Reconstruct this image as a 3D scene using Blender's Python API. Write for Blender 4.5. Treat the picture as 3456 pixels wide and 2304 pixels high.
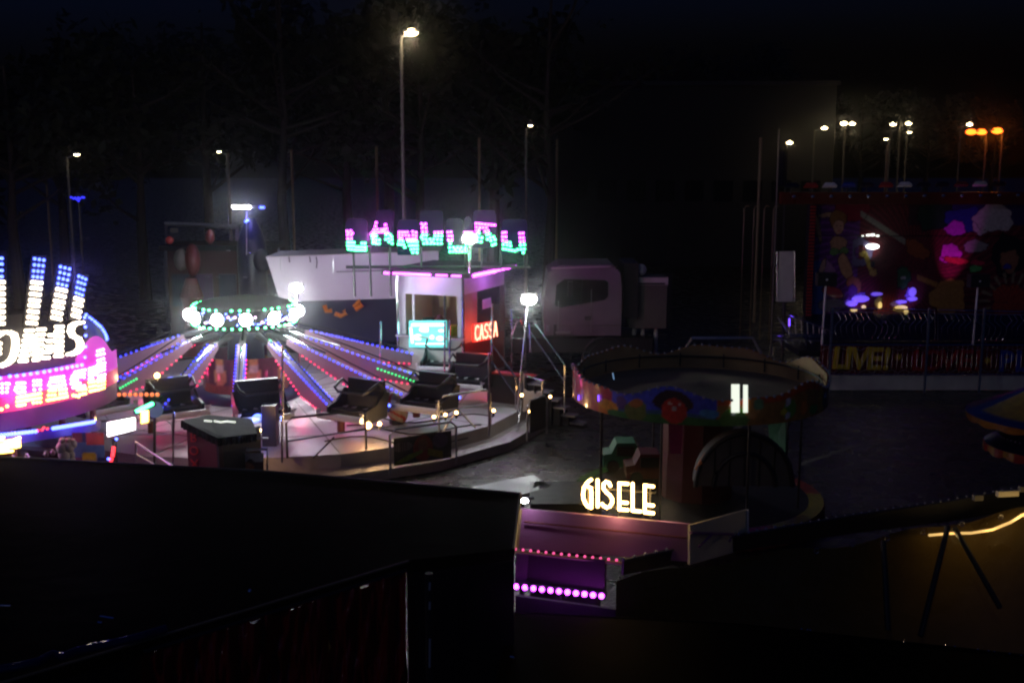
import bpy, math, random
from mathutils import Vector, Matrix, noise
R = math.radians
random.seed(7)
for o in list(bpy.data.objects): bpy.data.objects.remove(o)
S = bpy.context.scene; COL = S.collection
# ------------------------------------------------------------------ camera, world, sun, exposure
H, FPX, PITCH = 7.5, 3706.0, R(9.53)
cam = bpy.data.cameras.new('camera'); co = bpy.data.objects.new('camera', cam); COL.objects.link(co)
co.location = (0, 0, H); co.rotation_euler = (R(90)-PITCH, 0, 0)
cam.sensor_width = 36; cam.lens = FPX/3456*36; cam.clip_end = 1500; cam.clip_start = .1
S.camera = co
w = bpy.data.worlds.new('World'); S.world = w; w.use_nodes = True
nt = w.node_tree; bg = nt.nodes['Background']
sky = nt.nodes.new('ShaderNodeTexSky'); sky.sky_type = 'NISHITA'; sky.sun_disc = False
sky.sun_elevation = R(-2); sky.sun_rotation = R(200); sky.ozone_density = 4
tint = nt.nodes.new('ShaderNodeMix'); tint.data_type = 'RGBA'; tint.blend_type = 'MULTIPLY'; tint.inputs[0].default_value = 1; tint.inputs[7].default_value = (.28, .95, 1.7, 1)
nt.links.new(sky.outputs[0], tint.inputs[6]); nt.links.new(tint.outputs[2], bg.inputs[0]); bg.inputs[1].default_value = .12
sl = bpy.data.lights.new('front_fill', 'SUN'); sl.energy = .03; sl.angle = R(.5); sl.color = (.9, .92, 1)  # dim fill added from behind the camera, standing for the town's ambient light
so = bpy.data.objects.new('front_fill', sl); COL.objects.link(so); so.rotation_euler = (R(58), 0, R(-22))
vs = S.view_settings; vs.view_transform = 'Standard'; vs.look = 'None'; vs.exposure = -.35; vs.gamma = 1
S.render.engine = 'CYCLES'; C = S.cycles
C.use_denoising = True; C.denoiser = 'OPENIMAGEDENOISE'; C.use_light_tree = True
C.max_bounces = 6; C.diffuse_bounces = 2; C.glossy_bounces = 3; C.transmission_bounces = 3; C.volume_bounces = 0
C.sample_clamp_indirect = 3; C.caustics_reflective = False; C.caustics_refractive = False
C.pixel_filter_type = 'BLACKMAN_HARRIS'; C.filter_width = 2.3
HAZE = 0.0012
# ------------------------------------------------------------------ pixel -> world helpers (3456x2304 photo pixels)
cs, sn = math.cos(PITCH), math.sin(PITCH)
def ray(px, py):
    a, b = (px-1728)/FPX, (1152-py)/FPX
    return Vector((a, cs+b*sn, -sn+b*cs))
def W(px, py, Y):
    d = ray(px, py); return Vector((0, 0, H))+d*(Y/d.y)
def G(px, py, z=0):
    d = ray(px, py); return Vector((0, 0, H))+d*((z-H)/d.z)
def PL(px, py, p, n):
    d = ray(px, py); o = Vector((0, 0, H)); t = (p-o).dot(n)/d.dot(n); return o+d*t
def CY(px, py, cx, cy, r):
    d = ray(px, py); A = d.x**2+d.y**2; B = -2*(d.x*cx+d.y*cy); K = cx*cx+cy*cy-r*r
    q = B*B-4*A*K
    t = (-B-math.sqrt(max(q, 0)))/(2*A); return Vector((0, 0, H))+d*t
# ------------------------------------------------------------------ materials
def new(n):
    m = bpy.data.materials.new(n); m.use_nodes = True; return m, m.node_tree, m.node_tree.nodes['Principled BSDF']
def pm(n, c, rough=.5, metal=0, var=.25, scale=6, bump=.0, bscale=40, coat=0):
    m, t, b = new(n)
    b.inputs['Roughness'].default_value = rough; b.inputs['Metallic'].default_value = metal
    b.inputs['Coat Weight'].default_value = coat
    tc = t.nodes.new('ShaderNodeTexCoord'); no = t.nodes.new('ShaderNodeTexNoise'); no.inputs['Scale'].default_value = scale; no.inputs['Detail'].default_value = 6
    t.links.new(tc.outputs['Object'], no.inputs['Vector'])
    mx = t.nodes.new('ShaderNodeMix'); mx.data_type = 'RGBA'
    mx.inputs[6].default_value = (*[x*(1-var) for x in c], 1); mx.inputs[7].default_value = (*[min(1, x*(1+var)) for x in c], 1)
    t.links.new(no.outputs[0], mx.inputs[0]); t.links.new(mx.outputs[2], b.inputs['Base Color'])
    mr = t.nodes.new('ShaderNodeMapRange'); mr.inputs[3].default_value = max(.02, rough-.12); mr.inputs[4].default_value = min(1, rough+.12)
    t.links.new(no.outputs[0], mr.inputs[0]); t.links.new(mr.outputs[0], b.inputs['Roughness'])
    if bump:
        n2 = t.nodes.new('ShaderNodeTexNoise'); n2.inputs['Scale'].default_value = bscale; n2.inputs['Detail'].default_value = 4
        t.links.new(tc.outputs['Object'], n2.inputs['Vector'])
        bp = t.nodes.new('ShaderNodeBump'); bp.inputs['Strength'].default_value = bump; bp.inputs['Distance'].default_value = .03
        t.links.new(n2.outputs[0], bp.inputs['Height']); t.links.new(bp.outputs[0], b.inputs['Normal'])
    return m
def em(n, c, s):
    m, t, b = new(n)
    b.inputs['Base Color'].default_value = (*[min(1, x*.6+.1) for x in c], 1)
    b.inputs['Emission Color'].default_value = (*c, 1); b.inputs['Emission Strength'].default_value = s
    b.inputs['Roughness'].default_value = .3
    return m
def paintm(n, rough=.25, coat=.4, bump=.15):
    m, t, b = new(n)
    at = t.nodes.new('ShaderNodeAttribute'); at.attribute_name = 'paint'
    no = t.nodes.new('ShaderNodeTexNoise'); no.inputs['Scale'].default_value = 9; no.inputs['Detail'].default_value = 8
    tc = t.nodes.new('ShaderNodeTexCoord'); t.links.new(tc.outputs['Object'], no.inputs[0])
    mx = t.nodes.new('ShaderNodeMix'); mx.data_type = 'RGBA'; mx.blend_type = 'MULTIPLY'; mx.inputs[0].default_value = .7
    rp = t.nodes.new('ShaderNodeMapRange'); rp.inputs[1].default_value = .3; rp.inputs[2].default_value = .7; rp.inputs[3].default_value = .55; rp.inputs[4].default_value = 1.1
    t.links.new(no.outputs[0], rp.inputs[0]); t.links.new(at.outputs[0], mx.inputs[6]); t.links.new(rp.outputs[0], mx.inputs[7])
    t.links.new(mx.outputs[2], b.inputs['Base Color']); b.inputs['Roughness'].default_value = rough; b.inputs['Coat Weight'].default_value = coat
    bp = t.nodes.new('ShaderNodeBump'); bp.inputs['Strength'].default_value = bump; bp.inputs['Distance'].default_value = .05
    n2 = t.nodes.new('ShaderNodeTexNoise'); n2.inputs['Scale'].default_value = 2.5; t.links.new(tc.outputs['Object'], n2.inputs[0])
    t.links.new(n2.outputs[0], bp.inputs['Height']); t.links.new(bp.outputs[0], b.inputs['Normal'])
    return m
M = dict(
 asphalt=pm('asphalt', (.016, .015, .016), .28, 0, .6, 2, 1.0, 14),
 black=pm('black_steel', (.02, .02, .022), .45), dark=pm('dark_paint', (.012, .012, .018), .5),
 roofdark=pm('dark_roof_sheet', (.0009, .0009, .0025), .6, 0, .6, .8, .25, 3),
 navy=pm('navy_paint', (.01, .012, .05), .35), tan=pm('tan_piping', (.3, .2, .1), .5),
 redplast=pm('red_plastic', (.38, .012, .012), .2, 0, .4, 2, 1.0, 3.5),
 chrome=pm('chrome_tube', (.75, .75, .78), .18, 1, .1), steel=pm('galvanised_steel', (.5, .5, .52), .38, 1, .2),
 deck=pm('checker_plate', (.42, .39, .42), .42, .55, .22, 1.6, .35, 60), riser=pm('scuffed_riser_panel', (.42, .40, .38), .5, .2, .35, 2.2),
 white=pm('white_panel', (.72, .70, .74), .4, 0, .12, 1.2), offw=pm('worn_white', (.55, .53, .5), .5, 0, .25, 3),
 cream=pm('cream_board', (.62, .55, .4), .55, 0, .25, 3), beige=pm('beige_ply', (.35, .28, .18), .6, 0, .25, 4),
 wood=pm('wood_board', (.45, .3, .14), .5), glass=pm('dark_glass', (.01, .012, .015), .08),
 red=pm('red_paint', (.35, .02, .02), .35, 0, .3, 2, 0, 40, .4), dred=pm('dark_red_paint', (.12, .012, .012), .4, 0, .4, 2, 0, 40, .3),
 blue=pm('blue_paint', (.03, .05, .35), .35), dblue=pm('dim_blue_plastic', (.006, .008, .035), .5),
 yellow=pm('yellow_paint', (.6, .42, .03), .4), green=pm('green_cloth', (.02, .16, .07), .6),
 orange=pm('orange_paint', (.6, .18, .02), .4), violet=pm('violet_plastic', (.010, .006, .03), .5),
 seat=pm('dark_seat_vinyl', (.009, .009, .013), .33, 0, .3, 5, .2, 12), pinkm=pm('arm_side_panel', (.34, .22, .27), .4, 0, .18, 1.5),
 magp=pm('magenta_panel', (.24, .08, .22), .5, 0, .2, 2), purp=pm('purple_skirt', (.07, .006, .08), .5), tree=pm('leaves', (.018, .022, .008), .6, 0, .5, 1.5),
 bark=pm('bark', (.05, .035, .025), .8), bld=pm('dark_wall', (.018, .018, .02), .8, 0, .3, .5), goldt=pm('amber_tarp', (.11, .07, .018), .3, 0, .35, 1.2, .9, 2.2),
 slate=pm('grey_slats', (.12, .11, .095), .6), rubber=pm('rubber', (.012, .012, .012), .7), cloth=pm('stuffed_toys', (.5, .35, .3), .8),
 bulboff=pm('unlit_bulb', (.35, .35, .42), .1), amber=pm('grey_sheet', (.3, .31, .32), .35, .6, .4, 1.4, .4, 2),
 eb=em('blue_led', (.025, .04, 1), 7), ebw=em('ice_blue_led', (.07, .12, 1), 9), ep=em('pink_led', (1, .02, .12), 5), er=em('red_led', (1, .03, .04), 4),
 eg=em('green_led', (.02, 1, .22), 3), egw=em('mint_led', (.06, 1, .3), 14), emg=em('magenta_led', (.85, .08, 1), 10), eww=em('warm_white_led', (1, .84, .62), 8),
 ew=em('white_led', (.95, 1, 1), 130), ey=em('yellow_led', (1, .62, .10), 12), eo=em('orange_led', (1, .25, .05), 1.3), epw=em('rose_white_led', (1, .45, .9), 9),
 ewarm=em('warm_bulb', (1, .55, .18), 30), epur=em('purple_lamp', (.62, .05, 1), 18), esod=em('sodium_lamp', (1, .14, .01), 8), est=em('street_lens', (1, .78, .42), 45),
 ebl=em('violet_bar', (.16, .06, 1), 5), band=em('magenta_glow', (.72, .015, .62), .85), bandr=em('crimson_glow', (.75, .01, .10), .7),
 cyan=em('cyan_backlit', (.12, .75, .72), 1.1), cyanb=em('cyan_tube', (.45, .95, 1), 5), lime=em('lime_backlit', (.55, 1, .6), 3.2),
 neon=em('red_neon_back', (1, .03, .02), 1.5), neont=em('red_neon_tube', (1, .35, .22), 6), lampw=em('white_lit_sign', (1, .97, .95), 6),
 sheen=em('tarp_sheen', (1, .62, .2), 1.1), glintw=em('white_glint', (.93, 1, .85), 1.3), pinkb=em('pink_bulb', (1, .1, .35), 1.6),
 paint=paintm('painted_panel'), mural=paintm('painted_mural', .2, .6, .4))
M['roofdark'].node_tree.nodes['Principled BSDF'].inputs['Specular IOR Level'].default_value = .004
M['seat'].node_tree.nodes['Principled BSDF'].inputs['Specular IOR Level'].default_value = .3
for q_ in ('violet', 'dblue'): M[q_].node_tree.nodes['Principled BSDF'].inputs['Specular IOR Level'].default_value = .06
M['dark'].node_tree.nodes['Principled BSDF'].inputs['Specular IOR Level'].default_value = .25
# ------------------------------------------------------------------ mesh builder
ORG = {}
class MB:
    def __init__(s): s.v = []; s.f = []; s.m = []; s.mats = []; s.k = 0; s.col = None
    def mat(s, m):
        if m not in s.mats: s.mats.append(m)
        s.k = s.mats.index(m); return s
    def add(s, vs, fs):
        n = len(s.v); s.v += [Vector(x) for x in vs]
        for f in fs: s.f.append([n+i for i in f]); s.m.append(s.k)
        return s
    def box(s, c, d, rz=0, ax=None):
        c = Vector(c); X, Y, Z = (ax if ax else (Vector((math.cos(rz), math.sin(rz), 0)), Vector((-math.sin(rz), math.cos(rz), 0)), Vector((0, 0, 1))))
        vs = [c+X*(a*d[0]/2)+Y*(b*d[1]/2)+Z*(e*d[2]/2) for a in (-1, 1) for b in (-1, 1) for e in (-1, 1)]
        return s.add(vs, [(0, 1, 3, 2), (4, 6, 7, 5), (0, 4, 5, 1), (2, 3, 7, 6), (0, 2, 6, 4), (1, 5, 7, 3)])
    def plate(s, q, th):      # a polygon with thickness (extruded backwards along its normal)
        q = [Vector(x) for x in q]; n = Vector()
        for i in range(len(q)): n += q[i].cross(q[(i+1) % len(q)])
        n.normalize(); k = len(q)
        if n.dot(sum(q, Vector())/k-Vector((0, 0, H))) > 0: q = q[::-1]; n = -n   # the given face is the one seen from the front
        vs = q+[x-n*th for x in q]
        fs = [tuple(range(k)), tuple(range(2*k-1, k-1, -1))]+[(i, i+k, (i+1) % k+k, (i+1) % k) for i in range(k)]
        return s.add(vs, fs)
    def tube(s, pts, r, n=8, r2=None, closed=False):
        pts = [Vector(p) for p in pts]; K = len(pts); rings = []
        for i, p in enumerate(pts):
            a = pts[i-1] if i or closed else p; b = pts[(i+1) % K] if i < K-1 or closed else p
            d = (b-a).normalized() if (b-a).length > 1e-9 else Vector((0, 0, 1))
            u = d.cross(Vector((0, 0, 1)) if abs(d.z) < .9 else Vector((1, 0, 0))).normalized(); v = d.cross(u)
            rr = r if r2 is None else r+(r2-r)*i/max(1, K-1)
            rings.append([p+(u*math.cos(t)+v*math.sin(t))*rr for t in [2*math.pi*j/n for j in range(n)]])
        vs = [x for g in rings for x in g]; fs = []
        for i in range(K if closed else K-1):
            for j in range(n):
                a, b = i*n+j, i*n+(j+1) % n; i2 = (i+1) % K
                fs.append((a, b, i2*n+(j+1) % n, i2*n+j))
        if not closed: fs += [tuple(range(n-1, -1, -1)), tuple(range((K-1)*n, K*n))]
        return s.add(vs, fs)
    def ball(s, c, r, sc=(1, 1, 1)):
        t = (1+5**.5)/2; vs = []
        for a, b in ((1, t), (-1, t), (1, -t), (-1, -t)):
            vs += [(0, a, b), (a, b, 0), (b, 0, a)]
        vs = [Vector(x).normalized() for x in vs]
        if not hasattr(MB, 'hull'):
            fs = []
            for i in range(12):
                for j in range(i+1, 12):
                    for k in range(j+1, 12):
                        if max((vs[i]-vs[j]).length, (vs[j]-vs[k]).length, (vs[i]-vs[k]).length) < 1.1:
                            nrm = (vs[j]-vs[i]).cross(vs[k]-vs[i]); fs.append((i, j, k) if nrm.dot(vs[i]) > 0 else (i, k, j))
            MB.hull = fs
        c = Vector(c)
        return s.add([c+Vector((v.x*sc[0], v.y*sc[1], v.z*sc[2]))*r for v in vs], MB.hull)
    def sph(s, c, r, n=16, m=10, sc=(1, 1, 1), a0=0, a1=math.pi):
        c = Vector(c); vs = []
        for i in range(m+1):
            th = a0+(a1-a0)*i/m
            for j in range(n): ph = 2*math.pi*j/n; vs.append(c+Vector((math.sin(th)*math.cos(ph)*sc[0], math.sin(th)*math.sin(ph)*sc[1], math.cos(th)*sc[2]))*r)
        fs = [(i*n+j, (i+1)*n+j, (i+1)*n+(j+1) % n, i*n+(j+1) % n) for i in range(m) for j in range(n)]
        return s.add(vs, fs)
    def lathe(s, c, prof, n=48):   # prof: (r,z) list
        c = Vector(c); vs = [c+Vector((r*math.cos(2*math.pi*j/n), r*math.sin(2*math.pi*j/n), z)) for r, z in prof for j in range(n)]
        k = len(prof)
        return s.add(vs, [(i*n+j, i*n+(j+1) % n, (i+1)*n+(j+1) % n, (i+1)*n+j) for i in range(k-1) for j in range(n)])
    def grid(s, fn, nu, nv, col=None):
        n = len(s.v)
        s.v += [Vector(fn(i/nu, j/nv)) for j in range(nv+1) for i in range(nu+1)]
        for j in range(nv):
            for i in range(nu):
                a = n+j*(nu+1)+i; s.f.append([a, a+1, a+nu+2, a+nu+1]); s.m.append(s.k)
        if col: s.col = (s.col or [])+[col(i/nu, j/nv) for j in range(nv+1) for i in range(nu+1)]
        return s
    def build(s, name, m=None, parent=None, smooth=False, o=None):
        if m is not None and not s.mats: s.mats = [m]
        if parent is not None: og = ORG[parent]
        elif o is not None: og = Vector(o)
        else:
            xs = [v.x for v in s.v]; ys = [v.y for v in s.v]; zs = [v.z for v in s.v]
            og = Vector(((min(xs)+max(xs))/2, (min(ys)+max(ys))/2, min(zs)))
        me = bpy.data.meshes.new(name); me.from_pydata([v-og for v in s.v], [], s.f)
        for q in s.mats: me.materials.append(q)
        me.polygons.foreach_set('material_index', s.m)
        if smooth: me.polygons.foreach_set('use_smooth', [True]*len(s.f))
        if s.col:
            a = me.color_attributes.new('paint', 'FLOAT_COLOR', 'POINT')
            for i, c in enumerate(s.col): a.data[i].color = (*c, 1)
        me.update()
        ob = bpy.data.objects.new(name, me); COL.objects.link(ob); ORG[ob] = og
        if parent is not None: ob.parent = parent
        else: ob.location = og
        return ob
def tag(o, label=None, cat=None, group=None, kind=None):
    if label: o['label'] = label
    if cat: o['category'] = cat
    if group: o['group'] = group
    if kind: o['kind'] = kind
    return o
def thing(name, loc, label, cat, group=None):
    o = bpy.data.objects.new(name, None); COL.objects.link(o); o.location = loc; o.empty_display_size = .2
    ORG[o] = Vector(loc); return tag(o, label, cat, group)
def clone(o, parent=None):
    c = o.copy(); COL.objects.link(c); c.parent = parent; ORG[c] = ORG[o]
    for ch in list(o.children): clone(ch, c)
    return c
def lamp(parent, p, e, c, rad=.08, kind='POINT', to=None, ang=70, name='lamp_light'):
    l = bpy.data.lights.new(name, kind); l.energy = e; l.color = c; l.shadow_soft_size = rad
    o = bpy.data.objects.new(name, l); COL.objects.link(o)
    if kind == 'SPOT': l.spot_size = R(ang); l.spot_blend = .8
    o.location = Vector(p)-(ORG[parent] if parent else Vector())
    if to is not None: o.rotation_euler = (Vector(to)-Vector(p)).to_track_quat('-Z', 'Y').to_euler()
    if parent: o.parent = parent
    return o
def seg(a, b, n):
    a, b = Vector(a), Vector(b)
    return [a+(b-a)*(i/max(1, n-1)) for i in range(n)]
def rowdots(mb, rows, ox, oy, sc, proj, r):
    for x0, y0, x1, y1, n in rows:
        for i in range(n):
            t = i/max(1, n-1); mb.ball(proj(ox+(x0+(x1-x0)*t)/sc, oy+(y0+(y1-y0)*t)/sc), r)
def text(body, name, mat, parent, p, ux, uz, size, ext=.01, shear=0, offs=0):
    cu = bpy.data.curves.new(name, 'FONT'); cu.body = body; cu.size = 1; cu.extrude = ext/size; cu.shear = shear; cu.offset = offs; cu.align_x = 'CENTER'; cu.align_y = 'CENTER'; cu.resolution_u = 3
    t = bpy.data.objects.new('t', cu); COL.objects.link(t); bpy.context.view_layer.update()
    me = bpy.data.meshes.new_from_object(t.evaluated_get(bpy.context.evaluated_depsgraph_get()))
    bpy.data.objects.remove(t); ux = Vector(ux).normalized(); uz = Vector(uz).normalized(); n = ux.cross(uz)
    mb = MB(); p = Vector(p)
    mb.add([p+ux*(v.co.x*size)+uz*(v.co.y*size)+n*(v.co.z*size) for v in me.vertices], [tuple(f.vertices) for f in me.polygons])
    return mb.build(name, mat, parent)
# ------------------------------------------------------------------ ground
g = MB(); g.grid(lambda u, v: (-300+600*u, -30+430*v, 0), 30, 30); tag(g.build('ground', M['asphalt'], o=(0, 0, 0)), kind='structure')
# ================================================================== background: building, trees, lamps
def hall():
    t = thing('hall_building', (8, 78, 0), 'long flat roofed black hall standing behind the whole fairground', 'building')
    a, b = W(1880, 290, 76), W(2826, 268, 76)
    MB().box(((a.x+b.x)/2, 82, a.z/2), (b.x-a.x, 12, a.z)).build('wall', M['bld'], t)
    MB().box(((a.x+b.x)/2, 82, a.z+.15), (b.x-a.x+.4, 12.4, .3)).build('roof', M['black'], t)
    for i in range(9):
        x = a.x+1.5+(b.x-a.x-3)*i/8
        MB().box((x, 75.97, 5.2), (1.3, .08, 1.4)).build('window', M['glass'], t)
    MB().box((a.x+6, 75.96, 1.6), (3.2, .1, 3.2)).build('door', M['dark'], t)
hall()
def tree(h, r, seed, leaf=.28, n=1500, bare=False):
    rnd = random.Random(seed)
    t = bpy.data.objects.new('tree', None); COL.objects.link(t); ORG[t] = Vector((0, 0, 0))
    tr = MB().tube([(0, 0, 0), (.15, .1, h*.3), (-.1, 0, h*.55), (.1, 0, h*.9)], .28, 9, .05)
    tips = []
    for k in range(16):
        a = rnd.uniform(0, 6.28); z0 = h*rnd.uniform(.3, .75); l = r*rnd.uniform(.6, 1.1); z1 = z0+l*rnd.uniform(.3, .9)
        p = [Vector((0, 0, z0)), Vector((math.cos(a)*l*.5, math.sin(a)*l*.5, z0+(z1-z0)*.4)), Vector((math.cos(a)*l, math.sin(a)*l, min(z1, h)))]
        tr.tube(p, .1, 6, .02); tips.append(p[2])
        for q in range(4):
            b = a+rnd.uniform(-1, 1); s = p[1]+(p[2]-p[1])*rnd.random(); e = s+Vector((math.cos(b), math.sin(b), rnd.uniform(.1, .9)))*rnd.uniform(.5, 1.4)
            tr.tube([s, e], .03, 4, .008); tips.append(e)
    tr.build('trunk', M['bark'], t)
    cr = MB()
    cl = [(c+Vector((rnd.gauss(0, .3), rnd.gauss(0, .3), rnd.gauss(0, .3))), rnd.uniform(.5, 1.25)) for c in tips]
    for i in range(n if not bare else n//5):
        c, cr_ = cl[rnd.randrange(len(cl))]
        d = Vector((rnd.gauss(0, 1), rnd.gauss(0, 1), rnd.gauss(0, .8))).normalized()*cr_*rnd.uniform(.5, 1)
        p = c+d; u = Vector((rnd.gauss(0, 1), rnd.gauss(0, 1), rnd.gauss(0, 1))).normalized(); v = u.orthogonal().normalized(); s = leaf*rnd.uniform(.6, 1.4)
        cr.add([p-u*s, p+v*s*.5, p+u*s, p-v*s*.5], [(0, 1, 2, 3)])
    cr.build('crown', M['tree'], t)
    return t
tp = [tree(13, 4.2, 1), tree(11, 3.6, 2), tree(14, 4.6, 3, .2, 1800, True)]
tsp = [(200, 62, 0, 1.15), (470, 58, 1, 1.2), (700, 66, 0, 1.3), (960, 60, 2, 1.25), (1180, 68, 0, 1.35), (1420, 62, 0, 1.25), (1660, 66, 1, 1.5), (1850, 60, 2, 1.25),
       (2480, 150, 0, 1.9), (2900, 150, 0, 1.35), (3130, 155, 1, 1.45), (3350, 150, 0, 1.3), (40, 55, 1, 1.2), (1310, 74, 0, 1.6)]
tl = ['dark tree left of the hall, at the far left edge behind the lit column sign', 'dark tree behind the pale gate frame on the left', 'dark tree behind the blue lit tower', 'bare branched tree left of the tall street lamp', 'leafy tree just left of the pole of the tall street lamp',
      'leafy tree right of the tall street lamp', 'broad tree just left of the black hall roof', 'bare tree whose twigs stand against the sky above the hall left end', 'tree top showing above the middle of the black hall', 'tree right of the hall behind the two white street lamps', 'bushy tree above the red fascia of the painted fun house',
      'tree behind the orange sodium lamps', 'short dark tree at the left picture edge', 'tallest leafy tree behind the pink and green roof sign']
used = set()
for (px, D, k, sc), lab in zip(tsp, tl):
    o = tp[k] if k not in used else clone(tp[k]); used.add(k)
    p = W(px, 600, D); o.location = (p.x, D, 0); o.scale = (sc, sc, sc); o.rotation_euler = (0, 0, px*.37)
    tag(o, lab, 'tree', 'trees behind the fairground')
def street(px, py, D, lab, side=1, pole=None, mat='est', arm=None, size=1, dbl=False, e=0, col=(1, .8, .5)):
    h = W(px, py, D); pp = pole if pole else px-side*30
    b = W(pp, py, D); t = thing('street_lamp', (b.x, D, 0), lab, 'street lamp', 'street lamps behind the fairground')
    MB().tube([(b.x, D, 0), (b.x, D, h.z-.1)], .085, 8, .05).build('pole', M['slate'], t)
    MB().tube([(b.x, D, h.z-.15), (h.x, D, h.z+.02)], .035, 6).build('arm', M['steel'], t)
    hd = MB().box((h.x, D, h.z+.06), (.55*size, .26, .09)); hd.build('lamp_head', M['steel'], t)
    MB().sph((h.x, D-.02, h.z+.02), .22*size, 12, 6, (1.1, .6, .55)).build('lens', M[mat], t, True)
    if dbl:
        MB().sph((h.x-.55, D-.02, h.z+.02), .22*size, 12, 6, (1.1, .6, .55)).build('lens', M[mat], t, True)
    if e: lamp(t, (h.x, D-.3, h.z-.3), e, col, .15)
street(1388, 112, 40, 'tallest street lamp, warm white head high above the fairground sign', 1, 1353, e=55)
SL = [(260, 522, 48, 'warm street lamp at far left above the small blue light cluster', 1, 225), (740, 513, 50, 'small dim street lamp behind the blue lit tower', -1, 766),
      (1790, 425, 50, 'single white street lamp right of the pink and green sign', 1, 1776), (2665, 482, 72, 'dim street lamp beside the blue vertical sign', 1, 2656),
      (2782, 433, 72, 'bright street lamp with pole left of it above the fascia left end', 1, 2750), (2876, 418, 73, 'twin headed street lamp second from left above the fun house', 1, 2853),
      (3014, 420, 74, 'white street lamp with small side bracket above fun house middle', 1, 3007), (3066, 417, 74, 'street lamp whose head hangs right of its bright pole above the mural', 1, 3039),
      (3069, 447, 78, 'lowest tiny street lamp right of the bright pole above the mural', 1, 3062), (2990, 470, 78, 'tiny street lamp low on the left of the bright pole', -1, 3000),
      (3272, 420, 74, 'double thin street lamp just left of the orange lamps', 1, 3244)]
for i, (px, py, D, lab, sd, pl) in enumerate(SL): street(px, py, D, lab, sd, pl, size={48: .55, 50: .42}.get(D, .85 if D < 75 else .6), dbl=(px == 2876))
street(3312, 447, 60, 'left sodium lamp with two orange lenses above the fun house', 1, 3330, 'esod', size=1.25, dbl=True, e=10, col=(1, .25, .02))
street(3365, 443, 60, 'right and brightest orange sodium lamp at upper right', -1, 3384, 'esod', size=1.35, e=12, col=(1, .25, .02))
PO = [(152, 548, 610, 60, 'short lit post at far left under the warm street lamp'), (768, 517, 570, 60, 'thin lamp lit post behind the blue tower'), (983, 505, 640, 55, 'thin lit post left of the fairground sign'),
      (1270, 495, 640, 55, 'dim thin post left of the tall street lamp pole'), (1617, 465, 620, 55, 'thin lit post above the middle of the roof sign'), (2568, 465, 700, 50, 'tall plain pole lit warm, left of the blue vertical sign'),
      (1880, 470, 545, 60, 'pale short post right of the single white street lamp'), (2995, 488, 520, 60, 'short stub post above the mural')]
for px, y0, y1, D, lab in PO:
    a = W(px, y0, D); tag(MB().tube([(a.x, D, 0), a], .07, 8).build('lit_post', M['tan']), lab, 'post', 'posts behind the fairground')
# tall mast with blue vertical sign
t = thing('sign_mast', (W(2631, 800, 38).x, 38, 0), 'thin warm lit mast carrying a dim blue vertical letter sign', 'mast')
a = W(2631, 435, 38); MB().tube([(a.x, 38, 0), a], .035, 8).build('pole', M['slate'], t)
MB().box((a.x+.17, 38.02, W(2640, 568, 38).z), (.28, .06, 1.25)).build('sign_board', M['dark'], t)
for i, ch in enumerate('SCRIAA'):
    text(ch, 'letter', M['dblue'], t, W(2642-i*1.5, 522+i*19, 37.96), (1, 0, 0), (0, 0, 1), .24, .02, .2)
# small lights
for px, py, D, m, lab in [(1895, 353, 74, 'eg', 'tiny green signal light high on the hall wall'),]:
    p = W(px, py, D); t = thing('signal_light', (p.x, D, p.z-.2), lab, 'light'); MB().box((p.x, D+.1, p.z), (.25, .2, .3)).build('housing', M['black'], t); MB().ball((p.x, D-.05, p.z), .11).build('lens', M[m], t)
t = thing('blue_light_sign', W(262, 672, 45), 'small deep blue light cluster on a post at far left', 'light sign')
p = W(262, 672, 45); MB().tube([(p.x, 45.1, 0), (p.x, 45.1, p.z+.2)], .05).build('post', M['black'], t)
mb = MB()
for dx, dy in [(-22, -4), (-8, -2), (-3, 3), (3, 8), (8, 0), (16, -4), (21, -3), (2, -2), (-14, 0)]: mb.ball(W(262+dx, 670+dy, 45), .05)
mb.build('led_cluster', em('deep_blue_led', (.03, .03, 1), 2.5), t)
HK = [2512, 2546, 2580, 2612]
for i, px in enumerate(HK):
    a = W(px, 705, 45); p = [(a.x, 45, 0), a]+[(a.x+.12-.12*math.cos(q), 45, a.z+.12*math.sin(q)) for q in (.8, 1.57, 2.3)]
    tag(MB().tube(p, .03, 6).build('hook_post', M['tan']), ('leftmost', 'second', 'third', 'rightmost')[i]+' of four dim hooked posts left of the fun house', 'hook post', 'hooked posts')
# pale gate frame far left and gate frame behind carousel
t = thing('goal_frame', W(560, 1000, 50), 'pale goal like tube frame in the dark left background', 'frame')
MB().tube([W(560, 905, 50), W(560, 755, 50), W(800, 765, 50), W(800, 905, 50)], .13, 8).build('frame', M['steel'], t)
MB().tube([(W(560, 905, 50).x, 50, 0), W(560, 905, 50)], .08).build('leg', M['steel'], t); MB().tube([(W(800, 905, 50).x, 50, 0), W(800, 905, 50)], .08).build('leg', M['steel'], t)
MB().plate([W(575, 785, 50.2), W(600, 785, 50.2), W(600, 770, 50.2), W(575, 770, 50.2)][::-1], .05).build('sign_plate', M['cream'], t)
tag(MB().tube([G(2285, 1215, .2), W(2338, 1140, 30), W(2540, 1140, 30), W(2580, 1215, 30)], .04, 8).build('handrail', M['steel']), 'dim angular handrail behind the painted carousel rim', 'handrail')
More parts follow.
